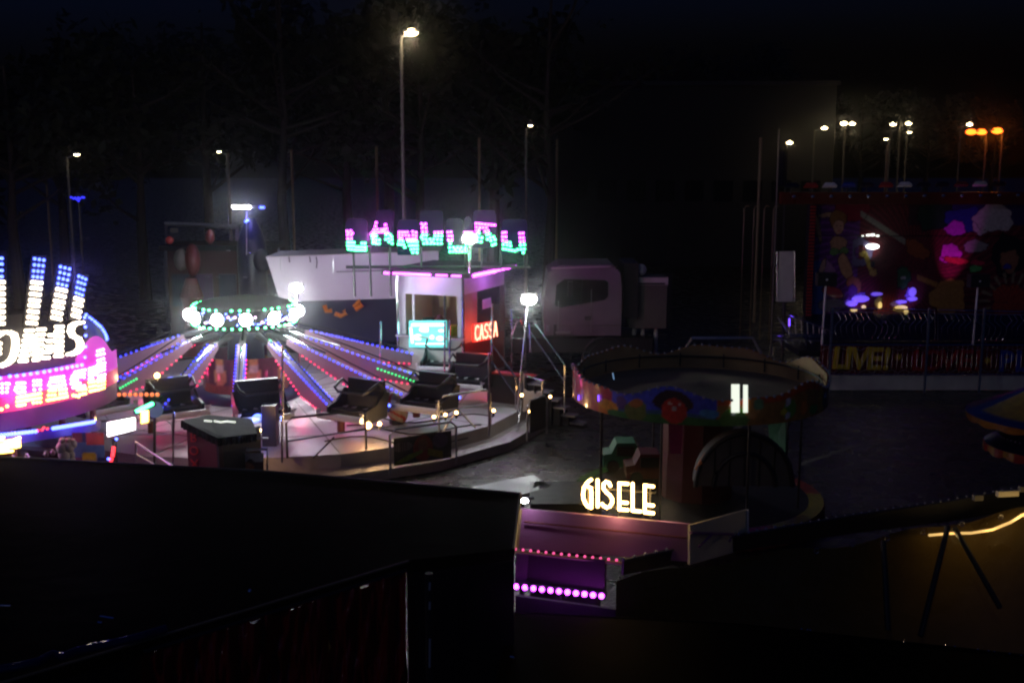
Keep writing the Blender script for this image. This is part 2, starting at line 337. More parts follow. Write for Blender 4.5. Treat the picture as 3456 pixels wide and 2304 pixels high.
# mascot like red shape on stand: plain striped inflatable
t = thing('display_figure', G(640, 1015, .4), 'red and grey upright display column far behind the octopus ride', 'display')
p = W(640, 850, 42); MB().lathe((p.x, 42, 0), [(.9, 0), (.9, .4), (.35, .5), (.3, 1.6), (.45, 2.2), (.2, p.z-1)], 16).build('stand', M['dred'], t)
MB().sph((p.x+.1, 42, p.z-.3), .3, 12, 8, (1, 1, 2.1)).build('body', M['dred'], t, True); MB().sph((p.x-.35, 42, p.z-.3), .28, 12, 8, (1, 1, 1.5)).build('side_panel', M['slate'], t, True)
MB().sph((p.x-.75, 42, p.z+.45), .16, 10, 6).build('knob', M['red'], t, True)
MB().sph(W(708, 800, 42), .18, 10, 6, (1, 1, 1.5)).build('knob', M['dred'], t, True)
# blue lit tower with LED head
def tower():
    D = 42; b = W(850, 860, D)
    t = thing('tower_ride', (b.x, D, 0), 'tall blue violet tank shaped tower with white led bars on top', 'tower ride')
    MB().lathe((b.x, D, 0), [(.2, 0), (.55, .2), (.55, b.z+.4), (.4, b.z+.9), (.18, b.z+1.4)], 20).build('tower_body', M['navy'], t, True)
    MB().sph(W(885, 880, D-1), .28, 14, 8, (1.2, 1, 1.6)).build('tank', M['violet'], t, True)
    MB().box(W(838, 697, D), (1.15, .15, .1)).build('cross_arm', M['black'], t)
    m = MB()
    for x in range(790, 842, 7): m.ball(W(x, 699, D-.15), .075)
    m.build('led_bar', M['ew'], t)
    m = MB()
    for x in (880, 888): m.ball(W(x, 700, D-.15), .06)
    m.build('led_bar', M['ebw'], t); MB().ball(W(830, 747, D-.6), .06).ball(W(836, 744, D-.6), .05).build('small_lamp', M['ebw'], t)
    MB().tube([W(832, 700, D-.3), W(832, 860, D-.6)], .02).build('cable', M['steel'], t)
    m = MB()
    for x, y in [(842, 852), (770, 845), (828, 935), (700, 935), (735, 935), (880, 888)]: m.ball(W(x, y, D-.9), .03, (3, 1, 1))
    m.build('fitting', M['chrome'], t)
    lamp(t, W(848, 715, D-.9), 40, (.2, .15, 1), .05)
tower()
t = thing('maroon_stall', G(720, 1060, 0), 'dark maroon closed stall behind the octopus ride on the left', 'stall')
a, b = W(560, 830, 44), W(895, 830, 44)
MB().box(((a.x+b.x)/2, 45.2, 1.9), (b.x-a.x, 2.2, 3.8)).build('wall', pm('maroon_wall', (.05, .008, .012), .6), t)
MB().box(((a.x+b.x)/2, 45.2, 3.9), (b.x-a.x+.5, 2.6, .2)).build('roof', M['dark'], t)
for i in range(5): MB().box((a.x+.5+i*.95, 44.05, 2.2), (.7, .06, 1.3)).build('panel', M['purp'] if i % 2 else M['navy'], t)
# ================================================================== white trailer + truck
def trailer():
    D = 38.5
    t = thing('white_trailer', G(1120, 1200, 0), 'long white fairground trailer with dark lower side behind the cash booth', 'trailer')
    tl, tr_, br, bl = W(898, 868, D), W(1480, 848, D+1), W(1480, 1003, D+1), W(945, 1018, D)
    n = Vector((0, -1, 0))
    MB().plate([bl, br, tr_, tl], .06).build('side_panel', M['white'], t)
    ax = (br-bl).normalized(); q = MB()
    top = [tl, tr_, tr_+Vector((0, 2.4, 0)), tl+Vector((0, 2.4, 0))]
    MB().plate([x+Vector((0, 0, .02)) for x in top], .08).build('roof', M['offw'], t)
    low = W(930, 1140, D+.2); lo = [Vector((bl.x-.3, D+.15, .9)), Vector((br.x, D+1.15, .9)), br+Vector((0, .15, -.02)), bl+Vector((-.3, .15, -.02))]
    MB().plate(lo, 2.2).build('chassis_body', M['navy'], t)
    MB().plate([W(905, 880, D-.02)+Vector((0, .3, 0)), W(935, 1010, D)+Vector((0, .3, 0)), W(935, 880, D)+Vector((0, .3, 0))], .05).build('end_panel', M['offw'], t)
    for px in (947, 1120): MB().box((W(px, 940, D).x, D-.012+(px-900)*.0017, (tl.z+bl.z)/2), (.025, .02, 1.5)).build('panel_seam', M['steel'], t)
    MB().tube([W(1135, 917, D-.03), W(1480, 908, D+.9)], .016, 6).build('rub_rail', M['black'], t)
    for px in (975, 1045, 1067): MB().tube([W(px, 866, D-.05), W(px+3, 885, D-.08), W(px+1, 905 if px == 1067 else 880, D-.05)], .02, 6).build('hook', M['black'], t)
    for k, pts in enumerate([[(1095, 1030), (1102, 1050), (1120, 1048)], [(1130, 1058), (1150, 1066), (1168, 1058), (1160, 1046)], [(1195, 1035), (1215, 1015), (1222, 1030), (1200, 1045)]]):
        MB().tube([W(x, y, D+.08) for x, y in pts], .085, 6).build('painted_letter', M['orange'], t)
    for px in (1000, 1090, 1400):
        p = W(px, 1100, D+.6); w_ = MB(); w_.tube([(p.x, D+.1, .5), (p.x, D+.45, .5)], .5, 20); w_.build('wheel', M['rubber'], t)
    return t
trailer()
def truck():
    D = 37
    x0, x1 = W(1838, 1000, D).x, W(2098, 1000, D).x; zt = W(1960, 896, D).z; zb = W(1960, 1132, D).z
    t = thing('white_truck', ((x0+x1)/2, D+1.1, 0), 'white truck cab with dark side window right of the cash booth', 'truck')
    prof = [(x0, zb), (x0-.05, zb+.9), (x0+.12, zt-.25), (x0+.5, zt), (x1-.3, zt+.02), (x1-.06, zt-.25), (x1, zt-.7), (x1, zb)]
    MB().plate([(x, D, z) for x, z in prof], 2.4).build('cab', pm('dull_white', (.2, .18, .2), .4, 0, .3, 2), t)
    win = [W(1890, 1038, D-.02), W(2040, 1012, D-.02), W(2052, 1000, D-.02), W(2052, 952, D-.02), W(2040, 945, D-.02), W(1905, 942, D-.02), W(1878, 962, D-.02), W(1872, 1030, D-.02)]
    MB().plate(win, .03).build('window', M['glass'], t)
    MB().box((W(1995, 1050, D).x, D-.012, (zb+zt)/2-.35), (.02, .02, zt-zb-.9)).build('door_seam', M['steel'], t)
    MB().box((W(1884, 1090, D).x, D-.012, (zb+zt)/2-.5), (.02, .02, 1)).build('door_seam', M['steel'], t)
    MB().box(W(1984, 1073, D-.03), (.22, .05, .14)).build('door_handle', M['black'], t)
    MB().box(W(1873, 1112, D-.03), (.09, .05, .38)).build('step_grille', M['black'], t)
    MB().box(W(1925, 975, D-.25), (.16, .22, .5)).build('mirror', M['black'], t)
    MB().tube([W(1860, 905, D-.04), W(2060, 899, D-.04)], .03, 6).build('roof_spoiler', M['offw'], t)
    MB().tube([W(1885, 1098, D-.02), W(2095, 1098, D-.02)], .012, 5).build('panel_line', M['slate'], t)
    MB().tube([W(1965, 944, D-.035), W(1962, 1028, D-.035)], .018, 5).build('window_bar', M['black'], t)
    MB().box(W(1848, 1108, D-.08), (.12, .1, .2)).build('front_lamp', M['bulboff'], t); MB().box(W(1900, 1122, D-.06), (.5, .12, .06)).build('door_step', M['steel'], t)
    m = MB()
    for x, y in ((2070, 900), (2080, 908), (2088, 915)): m.ball(W(x, y, D-.05), .03)
    m.build('roof_marker', M['chrome'], t)
    p = W(2045, 1180, D)
    MB().tube([(p.x, D-.06, .62), (p.x, D+.3, .62)], .62, 28).build('wheel', M['rubber'], t)
    mb = MB(); q = [(p.x+.82*math.cos(a), D-.03, .62+.82*math.sin(a)) for a in [math.pi*i/12 for i in range(13)]]
    mb.tube(q, .05, 6).build('wheel_arch', M['black'], t)
    MB().box(((x0+x1)/2, D+1.2, zb-.35), (x1-x0+2.2, 2.2, .5)).build('chassis', M['black'], t)
    MB().box((x1+.35, D+1.3, zt-.9), (.5, 2.0, 1.9)).build('rear_duct', M['black'], t)
truck()
def cabinet():
    D = 37.5; x0, x1 = W(2126, 1000, D).x, W(2250, 1000, D).x; z1, z0 = W(2190, 935, D).z, W(2190, 1108, D).z
    t = thing('generator_box', ((x0+x1)/2, D+.5, 0), 'pale generator box with slotted top panel and legs beside the truck', 'generator')
    MB().box(((x0+x1)/2, D+.5, (z0+z1)/2), (x1-x0, 1, z1-z0)).build('housing', M['slate'], t)
    MB().plate([(x1+.004, D, z0), (x1+.3, D+.9, z0+.1), (x1+.3, D+.9, z1+.05), (x1+.004, D, z1)], .02).build('side_panel', M['slate'], t)
    MB().box(((x0+x1)/2, D-.03, z1-.14), (x1-x0+.06, .06, .26)).build('top_panel', M['offw'], t)
    MB().box(((x0+x1)/2, D-.065, z1-.22), (x1-x0-.15, .02, .06)).build('slot', M['black'], t)
    for x in (x0+.2, x0+.5, x1-.3): MB().tube([(x, D+.3, 0), (x, D+.3, z0)], .07).build('leg', M['offw'], t)
    t = thing('globe_lamp', W(2163, 930, D+.2), 'round unlit white globe lamp standing on the generator box', 'lamp')
    p = W(2163, 910, D+.2); MB().tube([(p.x, p.y, z1), (p.x, p.y, p.z)], .04).build('stem', M['black'], t); MB().sph(p, .195, 24, 16).build('globe', M['white'], t, True)
cabinet()
# ================================================================== ride deck
DC = Vector((-6.6, 31.8, 0)); DR = 7.2; DZ = .6
def poly(r, z, n=20, ph=.05): return [Vector((DC.x+r*math.cos(2*math.pi*i/n+ph), DC.y+r*math.sin(2*math.pi*i/n+ph), z)) for i in range(n)]
t = thing('ride_deck', DC, 'raised polygonal metal deck with a lower step carrying the octopus ride', 'ride deck')
up = poly(DR, DZ); lw = poly(DR+.62, .26)
MB().plate(up, .03).build('deck_floor', M['deck'], t)
sm = MB()
for i in range(20):
    a_ = 2*math.pi*i/20+.05; d_ = Vector((math.cos(a_), math.sin(a_), 0)); sm.box(DC+d_*4.1+Vector((0, 0, DZ+.002)), (6.0, .03, .008), a_)
for rr_ in (3.2, 5.3): sm.tube([q_+Vector((0, 0, .003)) for q_ in poly(rr_, DZ)], .012, 4, closed=True)
sm.build('deck_seam', M['slate'], t)
cb = MB()
for k_ in range(3): cb.tube([DC+Vector((2+3.5*f_+k_*.3, -5.6+1.2*k_+.5*math.sin(f_*7+k_), DZ+.02)) for f_ in [j/12 for j in range(13)]], .018, 5)
cb.build('cable', M['rubber'], t)
mb = MB(); n = len(up)
for i in range(n):
    a, b = up[i], up[(i+1) % n]; dn = Vector((0, 0, 1))
    mb.plate([Vector((a.x, a.y, .262))*1, Vector((b.x, b.y, .262)), b-dn*.035, a-dn*.035], .04)
mb.build('upper_riser', M['riser'], t)
MB().plate(lw, .03).build('step_floor', M['deck'], t)
mb = MB()
for i in range(n):
    a, b = lw[i], lw[(i+1) % n]
    mb.plate([Vector((a.x, a.y, .02)), Vector((b.x, b.y, .02)), Vector((b.x, b.y, .225)), Vector((a.x, a.y, .225))], .04)
mb.build('step_riser', M['riser'], t)
# ================================================================== octopus ride
HUB = Vector((-7.75, 31.5, DZ))
CB = pm('crown_black', (.0015, .0015, .002), .9); CB.node_tree.nodes['Principled BSDF'].inputs['Specular IOR Level'].default_value = 0
def ride():
    t = thing('octopus_ride', HUB, 'spinning arm ride with blue and pink led lines and ring of white floods', 'fairground ride')
    hx, hy = HUB.x, HUB.y
    MB().lathe((hx, hy, DZ), [(1.5, 0), (1.5, .25), (1.1, .3), (.55, .6), (.5, 1.7), (.9, 1.9), (.9, 2.0)], 28).build('centre_column', M['navy'], t, True)
    zc = W(825, 1075, 30.3).z
    MB().lathe((hx, hy, 0), [(.4, zc-.45), (1.3, zc-.28), (1.36, zc-.2), (1.42, zc+.22), (1.32, zc+.3), (1.0, zc+.4), (0, zc+.42)], 40).build('crown_ring', CB, t)
    mb = MB()
    for i in range(40):
        a = 2*math.pi*i/40; mb.ball((hx+1.46*math.cos(a), hy+1.46*math.sin(a), zc-.26), .035)
        if i % 4 != 1: mb.ball((hx+1.45*math.cos(a), hy+1.45*math.sin(a), zc+.25), .035)
    mb.build('green_light_string', M['egw'], t)
    m1, m2 = MB(), MB()
    for i in range(150):
        a = 2*math.pi*i/150
        (m1 if i % 3 else m2).ball((hx+1.47*math.cos(a), hy+1.47*math.sin(a), zc+random.uniform(-.17, .18)), .03)
    m1.build('blue_light_string', M['ebw'], t); m2.build('pink_light_string', M['epw'], t)
    for i in range(12):
        a = R(-90+15)+2*math.pi*i/12
        p = Vector((hx+1.5*math.cos(a), hy+1.5*math.sin(a), zc)); d = Vector((math.cos(a), math.sin(a), 0))
        f = MB().tube([p-d*.1, p+d*.03], .18, 14).build('flood_lamp', M['black'], t); MB().sph(p+d*.03, .17, 14, 8).build('lens', M['ew'], f, True)
    for a in (-140, -115, -90, -65, -40):
        a = R(a); lamp(t, (hx+1.62*math.cos(a), hy+1.62*math.sin(a), zc-.05), 60, (1, .78, .95), .1, 'SPOT', (hx+7*math.cos(a), hy+7*math.sin(a), .2), 50)
        lamp(t, (hx+1.85*math.cos(a), hy+1.85*math.sin(a), zc-.28), 2, (1, .9, 1), .1)
    ends = [(1450, 1280, 1.3), (1405, 1350, 1.2), (1150, 1400, 1.1), (800, 1400, 1.1), (510, 1405, 1.1), (320, 1330, 1.3), (250, 1262, 1.3)]
    E = [G(*e) for e in ends]
    for a in (25, 60, 100, 140): E.append(Vector((hx+5.6*math.cos(R(a)), hy+5.6*math.sin(R(a)), 1.3)))
    for k, e in enumerate(E):
        d = Vector((e.x-hx, e.y-hy, 0)).normalized(); s = Vector((-d.y, d.x, 0))
        p0 = Vector((hx, hy, zc-.62))+d*1.75; p1 = Vector((e.x, e.y, e.z)); u = (p1-p0).normalized(); up_ = s.cross(u); up_ = up_ if up_.z > 0 else -up_
        L = (p1-p0).length; hw = .11; h0, h1 = .16, .5
        vs = []
        for p, hh in ((p0, h0), (p0+u*L*.55, h1), (p1, .2)):
            for a_, b_ in ((-1, 0), (1, 0), (1, 1), (-1, 1)): vs.append(p+s*hw*a_-up_*hh*b_)
        fs = [(0, 1, 2, 3), (11, 10, 9, 8)]+[(q*4+j, (q+1)*4+j, (q+1)*4+(j+1) % 4, q*4+(j+1) % 4) for q in range(2) for j in range(4)]
        arm = MB().add(vs, fs).build('arm', M['pinkm'], t)
        side = [-1, 1] if abs(d.x) < .5 else [(-1 if s.y > 0 else 1)]
        m1, m2, m3 = MB(), MB(), MB()
        nb = int(L/.175)
        for i in range(nb):
            f = .04+.9*i/nb; c = p0+u*L*f
            for sd in ([-1, 1] if abs(d.x) < .75 else side): m1.ball(c+s*(hw+.012)*sd+up_*.03, .026)
            hh = h0+(h1-h0)*min(1, f/.55) if f < .55 else h1+(.2-h1)*(f-.55)/.45
            if f > .12:
                for sd in (-1, 1): m2.ball(c+s*(hw+.015)*sd-up_*(hh+.0), .024)
        if k in (0, 1, 5, 6):
            for i in range(12): m3.ball(p0+u*L*(.62+.028*i)+s*(hw+.03)*side[0]-up_*.16, .026)
        m1.build('blue_light_strip', M['eb'], arm); m2.build('pink_light_strip', M['ep'], arm)
        if m3.v: m3.build('green_light_strip', M['eg'], arm)
        MB().tube([p0-d*1.3+Vector((0, 0, .35)), p0+u*L*.3+up_*.08], .035).build('hydraulic_strut', M['chrome'], arm)
        MB().tube([p0-d*1.3+Vector((0, 0, .1)), p0+d*.1-up_*.08], .09, 8).build('arm_joint', M['black'], arm)
        MB().tube([p0+d*.3+up_*.12, p0+u*L*.5+up_*.14, p1+up_*.1], .02, 6).build('cable', M['rubber'], arm)
        if k < 7: lamp(arm, p0+u*L*.5-up_*.9, 11, (1, .06, .25), .1); lamp(arm, p0+u*L*.6+up_*.35-Vector((0, .3, 0)), 7, (.15, .2, 1), .1)
        MB().tube([p1-Vector((0, 0, .1)), p1-Vector((0, 0, .45))], .1, 10).build('pivot', M['dred'], arm)
    # gondolas
    def gondola(c, rz, sc=.78):
        c = Vector(c); X = Vector((math.cos(rz), math.sin(rz), 0))*sc; Y = Vector((-math.sin(rz), math.cos(rz), 0))*sc; Z = Vector((0, 0, sc))
        q = lambda x, y, z: c+X*x+Y*y+Z*z
        pr = [(.5, .12), (.0, .05), (-.42, .2), (-.55, .75), (-.52, 1.0), (-.42, 1.02), (-.34, .8), (-.25, .42), (.0, .38), (.5, .42)]
        mb = MB()
        for x0, x1 in ((-.72, .72),):
            vs = [q(x0, y, z) for y, z in pr]+[q(x1, y, z) for y, z in pr]; k = len(pr)
            mb.add(vs, [tuple(range(k)), tuple(range(2*k-1, k-1, -1))]+[(i, i+k, (i+1) % k+k, (i+1) % k) for i in range(k)])
        for s_ in (-1, 1):
            sp = [(.55, .1), (-.45, .12), (-.6, .9), (-.35, .95), (.1, .6), (.58, .5)]
            mb.plate([q(s_*.78, y, z) for y, z in sp], .06)
        gd = mb.build('gondola', M['seat'], t)
        for x in (-.46, 0, .46):
            MB().box(q(x, -.42, 1.12), (.36, .13, .26), ax=(X.normalized(), Y.normalized(), Z.normalized())).build('headrest', M['seat'], gd)
        MB().tube([q(-.86, .92, .5), q(-.86, .98, .3), q(.86, .98, .3), q(.86, .92, .5)], .085, 6).build('sill', M['white'], gd)
        bar = [q(-.7, -.45, 1.0), q(-.72, -.1, 1.28), q(-.68, .35, 1.1), q(-.5, .42, .98), q(.5, .42, .98), q(.68, .35, 1.1), q(.72, -.1, 1.28), q(.7, -.45, 1.0)]
        MB().tube(bar, .035, 8).build('lap_bar', M['black'], gd)
        m = MB()
        for x in (-.3, .15, .5): m.plate([q(x-.08, .1, .435), q(x+.08, .1, .435), q(x, -.1, .435)], .01)
        m.build('harness_tab', M['white'], gd)
        MB().sph(q(.0, -.75, .35), .32, 14, 8, (.9, .9, 1.1)).build('painted_nose', M['paint'] if False else M['dred'], gd, True)
        MB().ball(q(-.7, -.66, .45), .045).build('marker_lamp', M['ebw'], gd)
    gondola(G(1452, 1400, DZ+.35)+Vector((0, .3, 0)), R(152)); gondola(G(1585, 1322, DZ+.35)+Vector((0, .3, 0)), R(160)); gondola(G(1205, 1432, DZ+.4)+Vector((0, .4, 0)), R(150))
    gondola(G(860, 1440, DZ+.4)+Vector((0, .6, 0)), R(205)); gondola(G(1500, 1262, DZ+.4)+Vector((0, .3, 0)), R(170)); gondola(G(560, 1430, DZ+.35)+Vector((0, .6, 0)), R(215))
    gondola(G(330, 1400, DZ+.35), R(230))
    # painted clown panels round the centre column
    def pc(u, v):
        c = (.10, .02, .05)
        x = (u*8) % 1
        if abs(x-.5) < .2*(1-abs(v-.5)): c = (.6, .3, .12)
        if (x-.5)**2/.02+(v-.72)**2/.015 < 1: c = (.7, .6, .5)
        if v < .25: c = (.25, .05, .03)
        return c
    MB().grid(lambda u, v: (hx+1.25*math.cos(2*math.pi*u), hy+1.25*math.sin(2*math.pi*u), DZ+.3+1.0*v), 96, 14, pc).build('painted_skirt', M['paint'], t)
ride()
# striped decorated nose of a car resting on deck
t = thing('striped_pod', G(1335, 1440, DZ), 'red and white striped rounded pod on the deck beside front gondola', 'ride car')
c = G(1335, 1437, DZ)+Vector((0, .3, .42))
def stripes(u, v): return (.55, .03, .02) if int(u*14+3*math.sin(v*6)) % 3 == 0 else (.62, .5, .38)
MB().grid(lambda u, v: (c.x+.3*math.sin(math.pi*v)*math.cos(6.283*u)+.25*(v-.5), c.y+.3*math.sin(math.pi*v)*math.sin(6.283*u), c.z+.42*math.cos(math.pi*v)), 48, 24, stripes).build('shell', M['paint'], t, True)
MB().tube([c-Vector((0, 0, .42)), c+Vector((0, 0, -.3))], .2, 12).build('foot', M['black'], t)
# ================================================================== masts, poles, railings on deck
def mast(px, py, base, lab, e, r=.035, tilt=None):
    b = Vector(base); h = W(px, py, b.y)
    t = thing('flood_mast', b, lab, 'flood lamp', 'flood lamps over the deck')
    MB().tube([b, h], r, 10).build('pole', M['chrome'], t)
    MB().box(h+Vector((0, .06, 0)), (.42, .12, .3)).build('lamp_housing', M['black'], t)
    MB().sph(h-Vector((0, .03, 0)), .17, 16, 8, (1.15, .45, .8)).build('lens', M['ew'], t, True)
    lamp(t, h-Vector((0, .35, .02)), e, (1, 1, .95), .12)
    return t
b = G(1012, 1200, DZ); mast(1000, 972, (W(1003, 972, 33.8).x, 33.8, DZ), 'brightest white flood on a mast in front of the white trailer', 210)
mast(1785, 1010, Vector((W(1745, 1390, 29.5).x, 29.5, .5)), 'white flood on a leaning chrome pole at the deck right edge', 150)
def pole(px, y1, z0, y0, lab):
    b = G(px, y0, z0); h = W(px+1, y1, b.y)
    tag(MB().tube([b, h], .028, 8).build('chrome_pole', M['chrome']), lab, 'pole', 'chrome poles on the deck')
pole(952, 1165, DZ, 1560, 'tall chrome pole at the deck front below the led ring right end')
pole(1283, 1085, DZ, 1330, 'chrome pole standing left of the cash booth counter')
pole(1660, 1025, DZ, 1345, 'chrome pole in front of the red neon panel')
pole(1517, 1080, DZ, 1330, 'chrome pole between the cyan panel and the red neon panel')
pole(1500, 1085, DZ, 1332, 'chrome pole touching the right end of the cyan panel')
pole(1650, 1190, DZ, 1470, 'short chrome pole beside the far gondola')
pole(585, 1390, .26, 1590, 'dark left pole in front of the box booth')
def rail(name, pts, lab, r=.028, extra=None, mat='steel', panel=None, group='railings on the deck edge'):
    o = pts[0]; t = thing(name, (o.x, o.y, min(p.z for p in pts)), lab, 'railing', group)
    MB().tube(pts, r, 8).build('frame', M[mat], t)
    for e in (extra or []): MB().tube(e, r*.8, 6).build('bar', M[mat], t)
    if panel: panel(t)
    return t
def quad(p0, p1, h, gap=.12):   # rounded rectangular railing section between two foot points
    z = Vector((0, 0, 1)); d = (p1-p0).normalized()*.14
    return [p0, p0+z*(h-.12), p0+z*h+d, p1+z*h-d, p1+z*(h-.12), p1]
def edge(px, py, z): return G(px, py, z)
a, b = edge(460, 1560, .3), edge(592, 1566, .3)
rail('railing', quad(edge(330, 1565, .3), edge(588, 1560, .3), 1.05), 'leftmost railing section before the pale deck beside the lit sign', extra=[[edge(330, 1565, .3)+Vector((0, 0, .7)), edge(588, 1560, .3)+Vector((0, 0, .7))], [W(455, 1490, 23.5), W(595, 1580, 23.2)], [W(455, 1530, 23.5), W(560, 1590, 23.2)], [W(458, 1490, 23.5), W(458, 1570, 23.5)]])
p0, p1 = edge(970, 1545, DZ), edge(1236, 1515, DZ)
rail('railing', quad(p0, p1, .95), 'dark open railing section at deck front with slanted brace', extra=[[p0+Vector((0, 0, .4)), p1+Vector((0, 0, .5))], [p0+Vector((.6, 0, .0)), p0+Vector((1.1, 0, .5))]], mat='black')
def art(t):
    q0, q1 = edge(1330, 1590, .3), edge(1524, 1560, .3)
    def f(u, v):
        p = q0+(q1-q0)*u; return (p.x, p.y+.02, .42+.66*v)
    def c(u, v):
        x, y = u*4, v*2
        r = (.05, .05, .045)
        if (x-2.0)**2/.45+(y-1.0)**2/.9 < 1: r = (.30, .06, .03)
        if (x-2.0)**2/.12+(y-1.25)**2/.2 < 1: r = (.28, .12, .06)
        if abs(y-(.1+.35*x)) < .22*(1-abs(x-1)*.6) and x < 2: r = (.2, .3, .03)
        if abs(y-(1.5-.35*x)) < .25 and 2.3 < x < 3.4 and y < 1.2: r = (.3, .28, .03)
        if (x-3.2)**2/.3+(y-1.4)**2/.3 < 1: r = (.12, .10, .16)
        if (x-.6)**2/.5+(y-1.3)**2/.12 < 1: r = (.08, .04, .04) if int(x*14) % 2 else (.25, .22, .2)
        return r
    MB().grid(f, 80, 36, c).build('painted_panel', M['paint'], t)
q0, q1 = edge(1318, 1600, .3), edge(1540, 1566, .3)
rail('railing', quad(q0, q1, 1.05), 'front railing section holding a dark painted cartoon panel', panel=art)
q0, q1 = edge(1482, 1470, DZ), edge(1655, 1440, DZ)
rail('railing', quad(q0, q1, 1.0), 'open railing section with crossed braces on the reddish deck corner', extra=[[q0+Vector((0, 0, .62)), q1+Vector((0, 0, .62))], [q0+(q1-q0)*.35+Vector((0, 0, .62)), q0+(q1-q0)*.7+Vector((0, 0, .05))], [q0+(q1-q0)*.35+Vector((0, 0, .62)), q0+Vector((.1, 0, .1))]])
def art2(t):
    MB().plate([edge(1790, 1475, .3)+Vector((0, .02, .1)), edge(1842, 1455, .3)+Vector((0, .02, .1)), edge(1842, 1455, .3)+Vector((0, .02, .95)), edge(1790, 1475, .3)+Vector((0, .02, .95))], .03).build('dark_panel', M['black'], t)
rail('railing', quad(edge(1780, 1490, .3), edge(1846, 1462, .3), 1.05), 'railing section with a plain black panel at the deck right end', panel=art2)
def art3(t):
    z = [W(x, y, 29.6) for x, y in [(1765, 1388), (1768, 1310), (1778, 1318), (1790, 1322), (1800, 1318), (1806, 1330), (1816, 1320), (1826, 1322), (1826, 1380), (1815, 1385), (1808, 1378), (1795, 1384)]]
    MB().plate(z, .03).build('white_panel', M['white'], t)
rail('railing', [W(1768, 1390, 29.65), W(1768, 1260, 29.65), W(1830, 1290, 29.65), W(1828, 1395, 29.65)], 'railing section with torn looking white panel near the stairs', panel=art3)
# handrails + stairs
t = thing('metal_stairs', G(1850, 1370, 0), 'black metal stairs with chrome handrails leading down right of the booth', 'stairs')
A0 = G(1735, 1262, 1.45); A1 = G(1905, 1420, .1)
for i in range(7):
    f = i/6; p = A0+(A1-A0)*f; MB().box((p.x, p.y, p.z), (1.3, .32, .05), R(-28)).build('tread', M['steel' if i else 'red'], t)  # top tread coloured red to stand for the red light on it
    MB().box((p.x-.1, p.y+.2, p.z/2), (1.25, .5, max(.1, p.z-.06)), R(-28)).build('riser', M['black'], t)
for (a, b) in (((1805, 1090), (1908, 1232)), ((1790, 1120), (1905, 1285))):
    MB().tube([W(a[0], a[1], 31), W(b[0], b[1], 29.2)], .022, 6).build('handrail', M['chrome'], t)
MB().tube([W(1790, 1190, 31), W(1788, 1090, 31), W(1805, 1088, 31)], .028, 6).build('handrail_post', M['chrome'], t)
MB().tube([W(1907, 1232, 29.2), W(1905, 1400, 29.2)], .028, 6).build('handrail_post', M['chrome'], t)
MB().tube([W(1660, 1160, 30), W(1742, 1275, 29.2), W(1740, 1380, 29.2)], .024, 6).build('handrail', M['chrome'], t)
MB().tube([W(1660, 1220, 30), W(1738, 1330, 29.2)], .02, 6).build('handrail', M['chrome'], t)
MB().tube([W(1762, 1245, 30), W(1766, 1290, 30), W(1750, 1425, 28.6)], .024, 6).build('handrail', M['chrome'], t)
MB().tube([W(1770, 1268, 30), W(1832, 1284, 29.3), W(1830, 1400, 29.3)], .024, 6).build('handrail', M['chrome'], t)
p = [W(1728, 1260, 32), W(1728, 1045, 32), W(1775, 1045, 32), W(1775, 1260, 32)]
t = thing('scaffold_frame', (p[0].x, 32, DZ), 'small square tube frame with red lit bars right of the cash sign', 'frame')
MB().tube(p, .022, 6).build('frame', M['chrome'], t); MB().tube([W(1728, 1072, 32), W(1775, 1075, 32)], .018).build('bar', M['chrome'], t); MB().tube([W(1728, 1140, 32), W(1775, 1143, 32)], .018).build('bar', M['chrome'], t)
MB().tube([W(1730, 1130, 32), W(1748, 1076, 32)], .014).build('bar', M['chrome'], t); MB().tube([W(1758, 1080, 32), W(1774, 1120, 32)], .014).build('bar', M['chrome'], t)
# warm star bulbs
WB = [(530, 1267, 25, 9, 'warm bulb among the left ride arms'), (838, 1463, 24.5, 14, 'brightest amber bulb above the left railing panel'), (1243, 1435, 26, 14, 'amber bulb at the railing in front of the striped pod'), (1281, 1430, 26.2, 5, 'small amber bulb beside the brighter one near striped pod'),
      (876, 1452, 24.6, 3, 'small amber bulb upper right of the brightest amber bulb'), (1540, 1392, 26.8, 3, 'amber bulb below the front gondola sill'), (1503, 1399, 26.8, 2, 'faint amber bulb at the left of the crossed railing'), (1465, 1406, 27, 3, 'amber bulb at the end of the front arm'),
      (1666, 1385, 27.5, 3, 'amber bulb on the railing post of the reddish deck corner'), (1783, 1388, 28, 3, 'amber bulb atop the black panel railing'), (1857, 1338, 29, 2, 'tiny amber bulb right of the torn white panel'), (1761, 1333, 29, 3, 'amber bulb low on the leaning chrome pole')]
for px, py, D, s, lab in WB:
    p = W(px, py, D); t = thing('marker_bulb', p-Vector((0, 0, .12)), lab, 'light bulb', 'amber bulbs round the deck')
    r = .03+.0035*s; MB().tube([p-Vector((0, 0, .14)), p-Vector((0, 0, r*.8))], .03, 8).build('socket', M['black'], t); MB().sph(p, r, 12, 8).build('bulb', M['ewarm'], t, True)
    if s > 4: lamp(t, p-Vector((0, .25, 0)), s*2.2, (1, .6, .25), .05)
for px, py, D, lab in [(871, 1407, 26, 'big ice blue lamp on the silver front gondola'), (1301, 1382, 27, 'small blue lamp beside the striped pod')]:
    p = W(px, py, D); t = thing('blue_lamp', p, lab, 'light'); MB().box(p+Vector((0, .08, 0)), (.2, .1, .14)).build('housing', M['black'], t); MB().sph(p, .1 if px == 871 else .05, 12, 8, (1.3, .6, .8)).build('lens', M['ebw'], t, True)
    if px == 871: lamp(t, p-Vector((0, .3, 0)), 12, (.2, .3, 1), .06)
